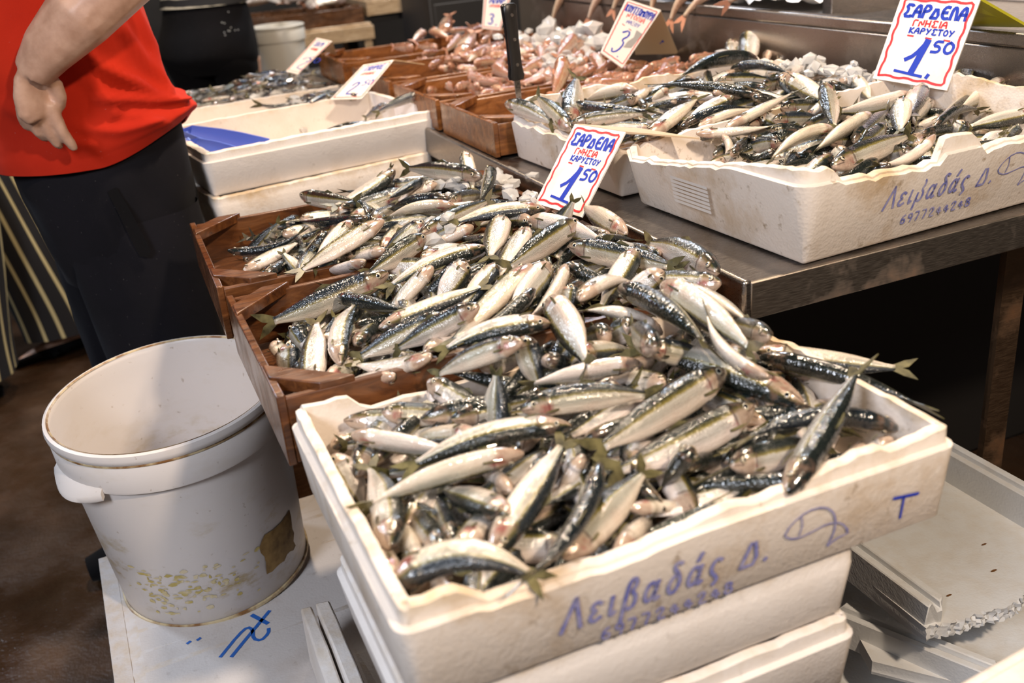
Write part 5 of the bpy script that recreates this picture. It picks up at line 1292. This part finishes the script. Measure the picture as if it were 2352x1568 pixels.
for q in (-1, 1): cloth_loft(m, [(.88, 0, q*.075, .118, .09), (.65, q*.06, q*.085, .105, .092), (.4, q*.11, q*.09, .110, .10), (.2, q*.15, q*.09, .118, .105), (.09, q*.165, q*.09, .122, .108)], 6, 40, f1, False, uvs)
m.uv = uvs; m.build('striped_trousers', STRIPE, stp, angle=180)
m = MB(); cloth_loft(m, [(1.0, 0, 0, .125, .16), (1.2, 0, 0, .125, .16), (1.32, 0, 0, .125, .17), (1.41, 0, 0, .075, .11)], 5, 36, f0, False)
for q in (-1, 1): m.tube([(0, q*.12, 1.37), (-.01, q*.18, 1.28), (-.02, q*.212, 1.12)], [.062, .058, .05], 16, caps=False)
m.build('dark_top', BLACK, stp, angle=180)
for q in (-1, 1): m = MB(); m.tube([(q*.17-.06, q*.09, .012), (q*.17+.05, q*.09, .014), (q*.17+.18, q*.095, .012)], [.05, .05, .035], 12, .28); m.tube([(q*.17+.05, q*.09-.04, .02), (q*.17+.06, q*.09, .085), (q*.17+.05, q*.09+.04, .02)], .012, 8, .5); m.build('sandal', BLACK, stp, angle=180)
bl = figure('bare-legged person in grey shoes, mostly hidden behind the red T-shirt', -.235, 3.86, R(100), {'stride': .05, 'hw': .14})
m = MB(); cloth_loft(m, [(1.05, 0, 0, .11, .14), (.9, 0, 0, .125, .16), (.70, 0, 0, .14, .17), (.62, 0, 0, .15, .18)], 5, 36, f0, False); m.build('dark_shorts', BLACK, bl, angle=180)
m = MB(); cloth_loft(m, [(1.0, 0, 0, .125, .16), (1.2, 0, 0, .125, .16), (1.32, 0, 0, .125, .17), (1.41, 0, 0, .075, .11)], 5, 36, f0, False); m.build('dark_top', BLACK, bl, angle=180)
GC = plain('grey_canvas', (.22, .22, .22), .8)
for q in (-1, 1): m = MB(); m.tube([(q*.05-.07, q*.09, .045), (q*.05+.05, q*.09, .048), (q*.05+.18, q*.095, .03)], [.044, .046, .026], 12, .85); m.build('shoe', GC, bl, angle=180)

# ---------------- far stalls ----------------
bst = stand('dark stand holding the far white bucket', .62, .90, 4.08, 4.36, .655)
e = empty('plastic_bucket', (.752, 4.22, .655)); tag(e, 'clean white plastic bucket standing behind the person in black leggings', 'bucket')
m = MB(); lathe(m, [(0, 0), (.094, 0), (.097, .006), (.102, .215), (.108, .217), (.109, .256), (.106, .262), (.110, .266), (.110, .274), (.105, .277), (.102, .272), (.092, .012), (0, .010)], 48); m.build('bucket_shell', plain('white_plastic', (.70, .68, .62), .35), e, angle=50)
cr = crate('dark brown crate of pale fish on the far stall', .70, 1.22, 4.62, 5.0, .86, .935, WOODD)
st_ = stand('far stall with pale wooden beam under its crate', .66, 1.245, 4.60, 5.05, .862, WOODP, name='stall_table', legs=.035)
m = MB(); m.box(-.30, .30, -.235, -.215, .790, .850); bevel(m.build('front_beam', WOODP, st_), .002)
crb = crate('pale wooden crate beside the dark far crate', 1.24, 1.66, 4.62, 5.0, .885, .95, WOODP)
stand('dark stall base under the pale far crate', 1.22, 1.70, 4.66, 5.05, .885, DARKM)
zP = lambda x, y: .935+.035*math.exp(-((x-.86)/.2)**2)
rg = random.Random(77)
loose(16, .80, 1.10, 4.68, 4.92, zP, 'pale fish heaped in the dark far crate', 'pale fish in the far crate', PALEF, FINP, .2, .22, .5, SH, 'pale_fish', .02, True, 'PA', 'pale fish')
loose(6, 1.34, 1.55, 4.70, 4.92, lambda x, y: .95, 'pale fish in the pale far crate', 'pale fish in the pale far crate', PALEF, FINP, .18, .22, .5, SH, 'pale_fish', .01, True, 'PB', 'pale fish')
GREY = plain('dark_grey_sheet', (.030, .029, .030), .5)
e = empty('dark_cabinet', (1.55, 4.35, 0)); tag(e, 'dark grey metal cabinet behind the mullet crates', 'cabinet')
m = MB(); m.box(-.17, .45, -.2, .2, .06, .97); bevel(m.build('body', GREY, e), .006); m = MB(); m.box(-.15, .43, -.18, .18, 0, .06); m.build('plinth', DARKM, e)
m = MB(); m.box(-.15, .43, -.206, -.2, .10, .94); bevel(m.build('front_panel', GREY, e), .003)
foam_box('clean white foam box standing on the raised counter at the right edge', 1.95, 1.42, 1.034, .50, .36, .12, R(0), mat=FOAM2)
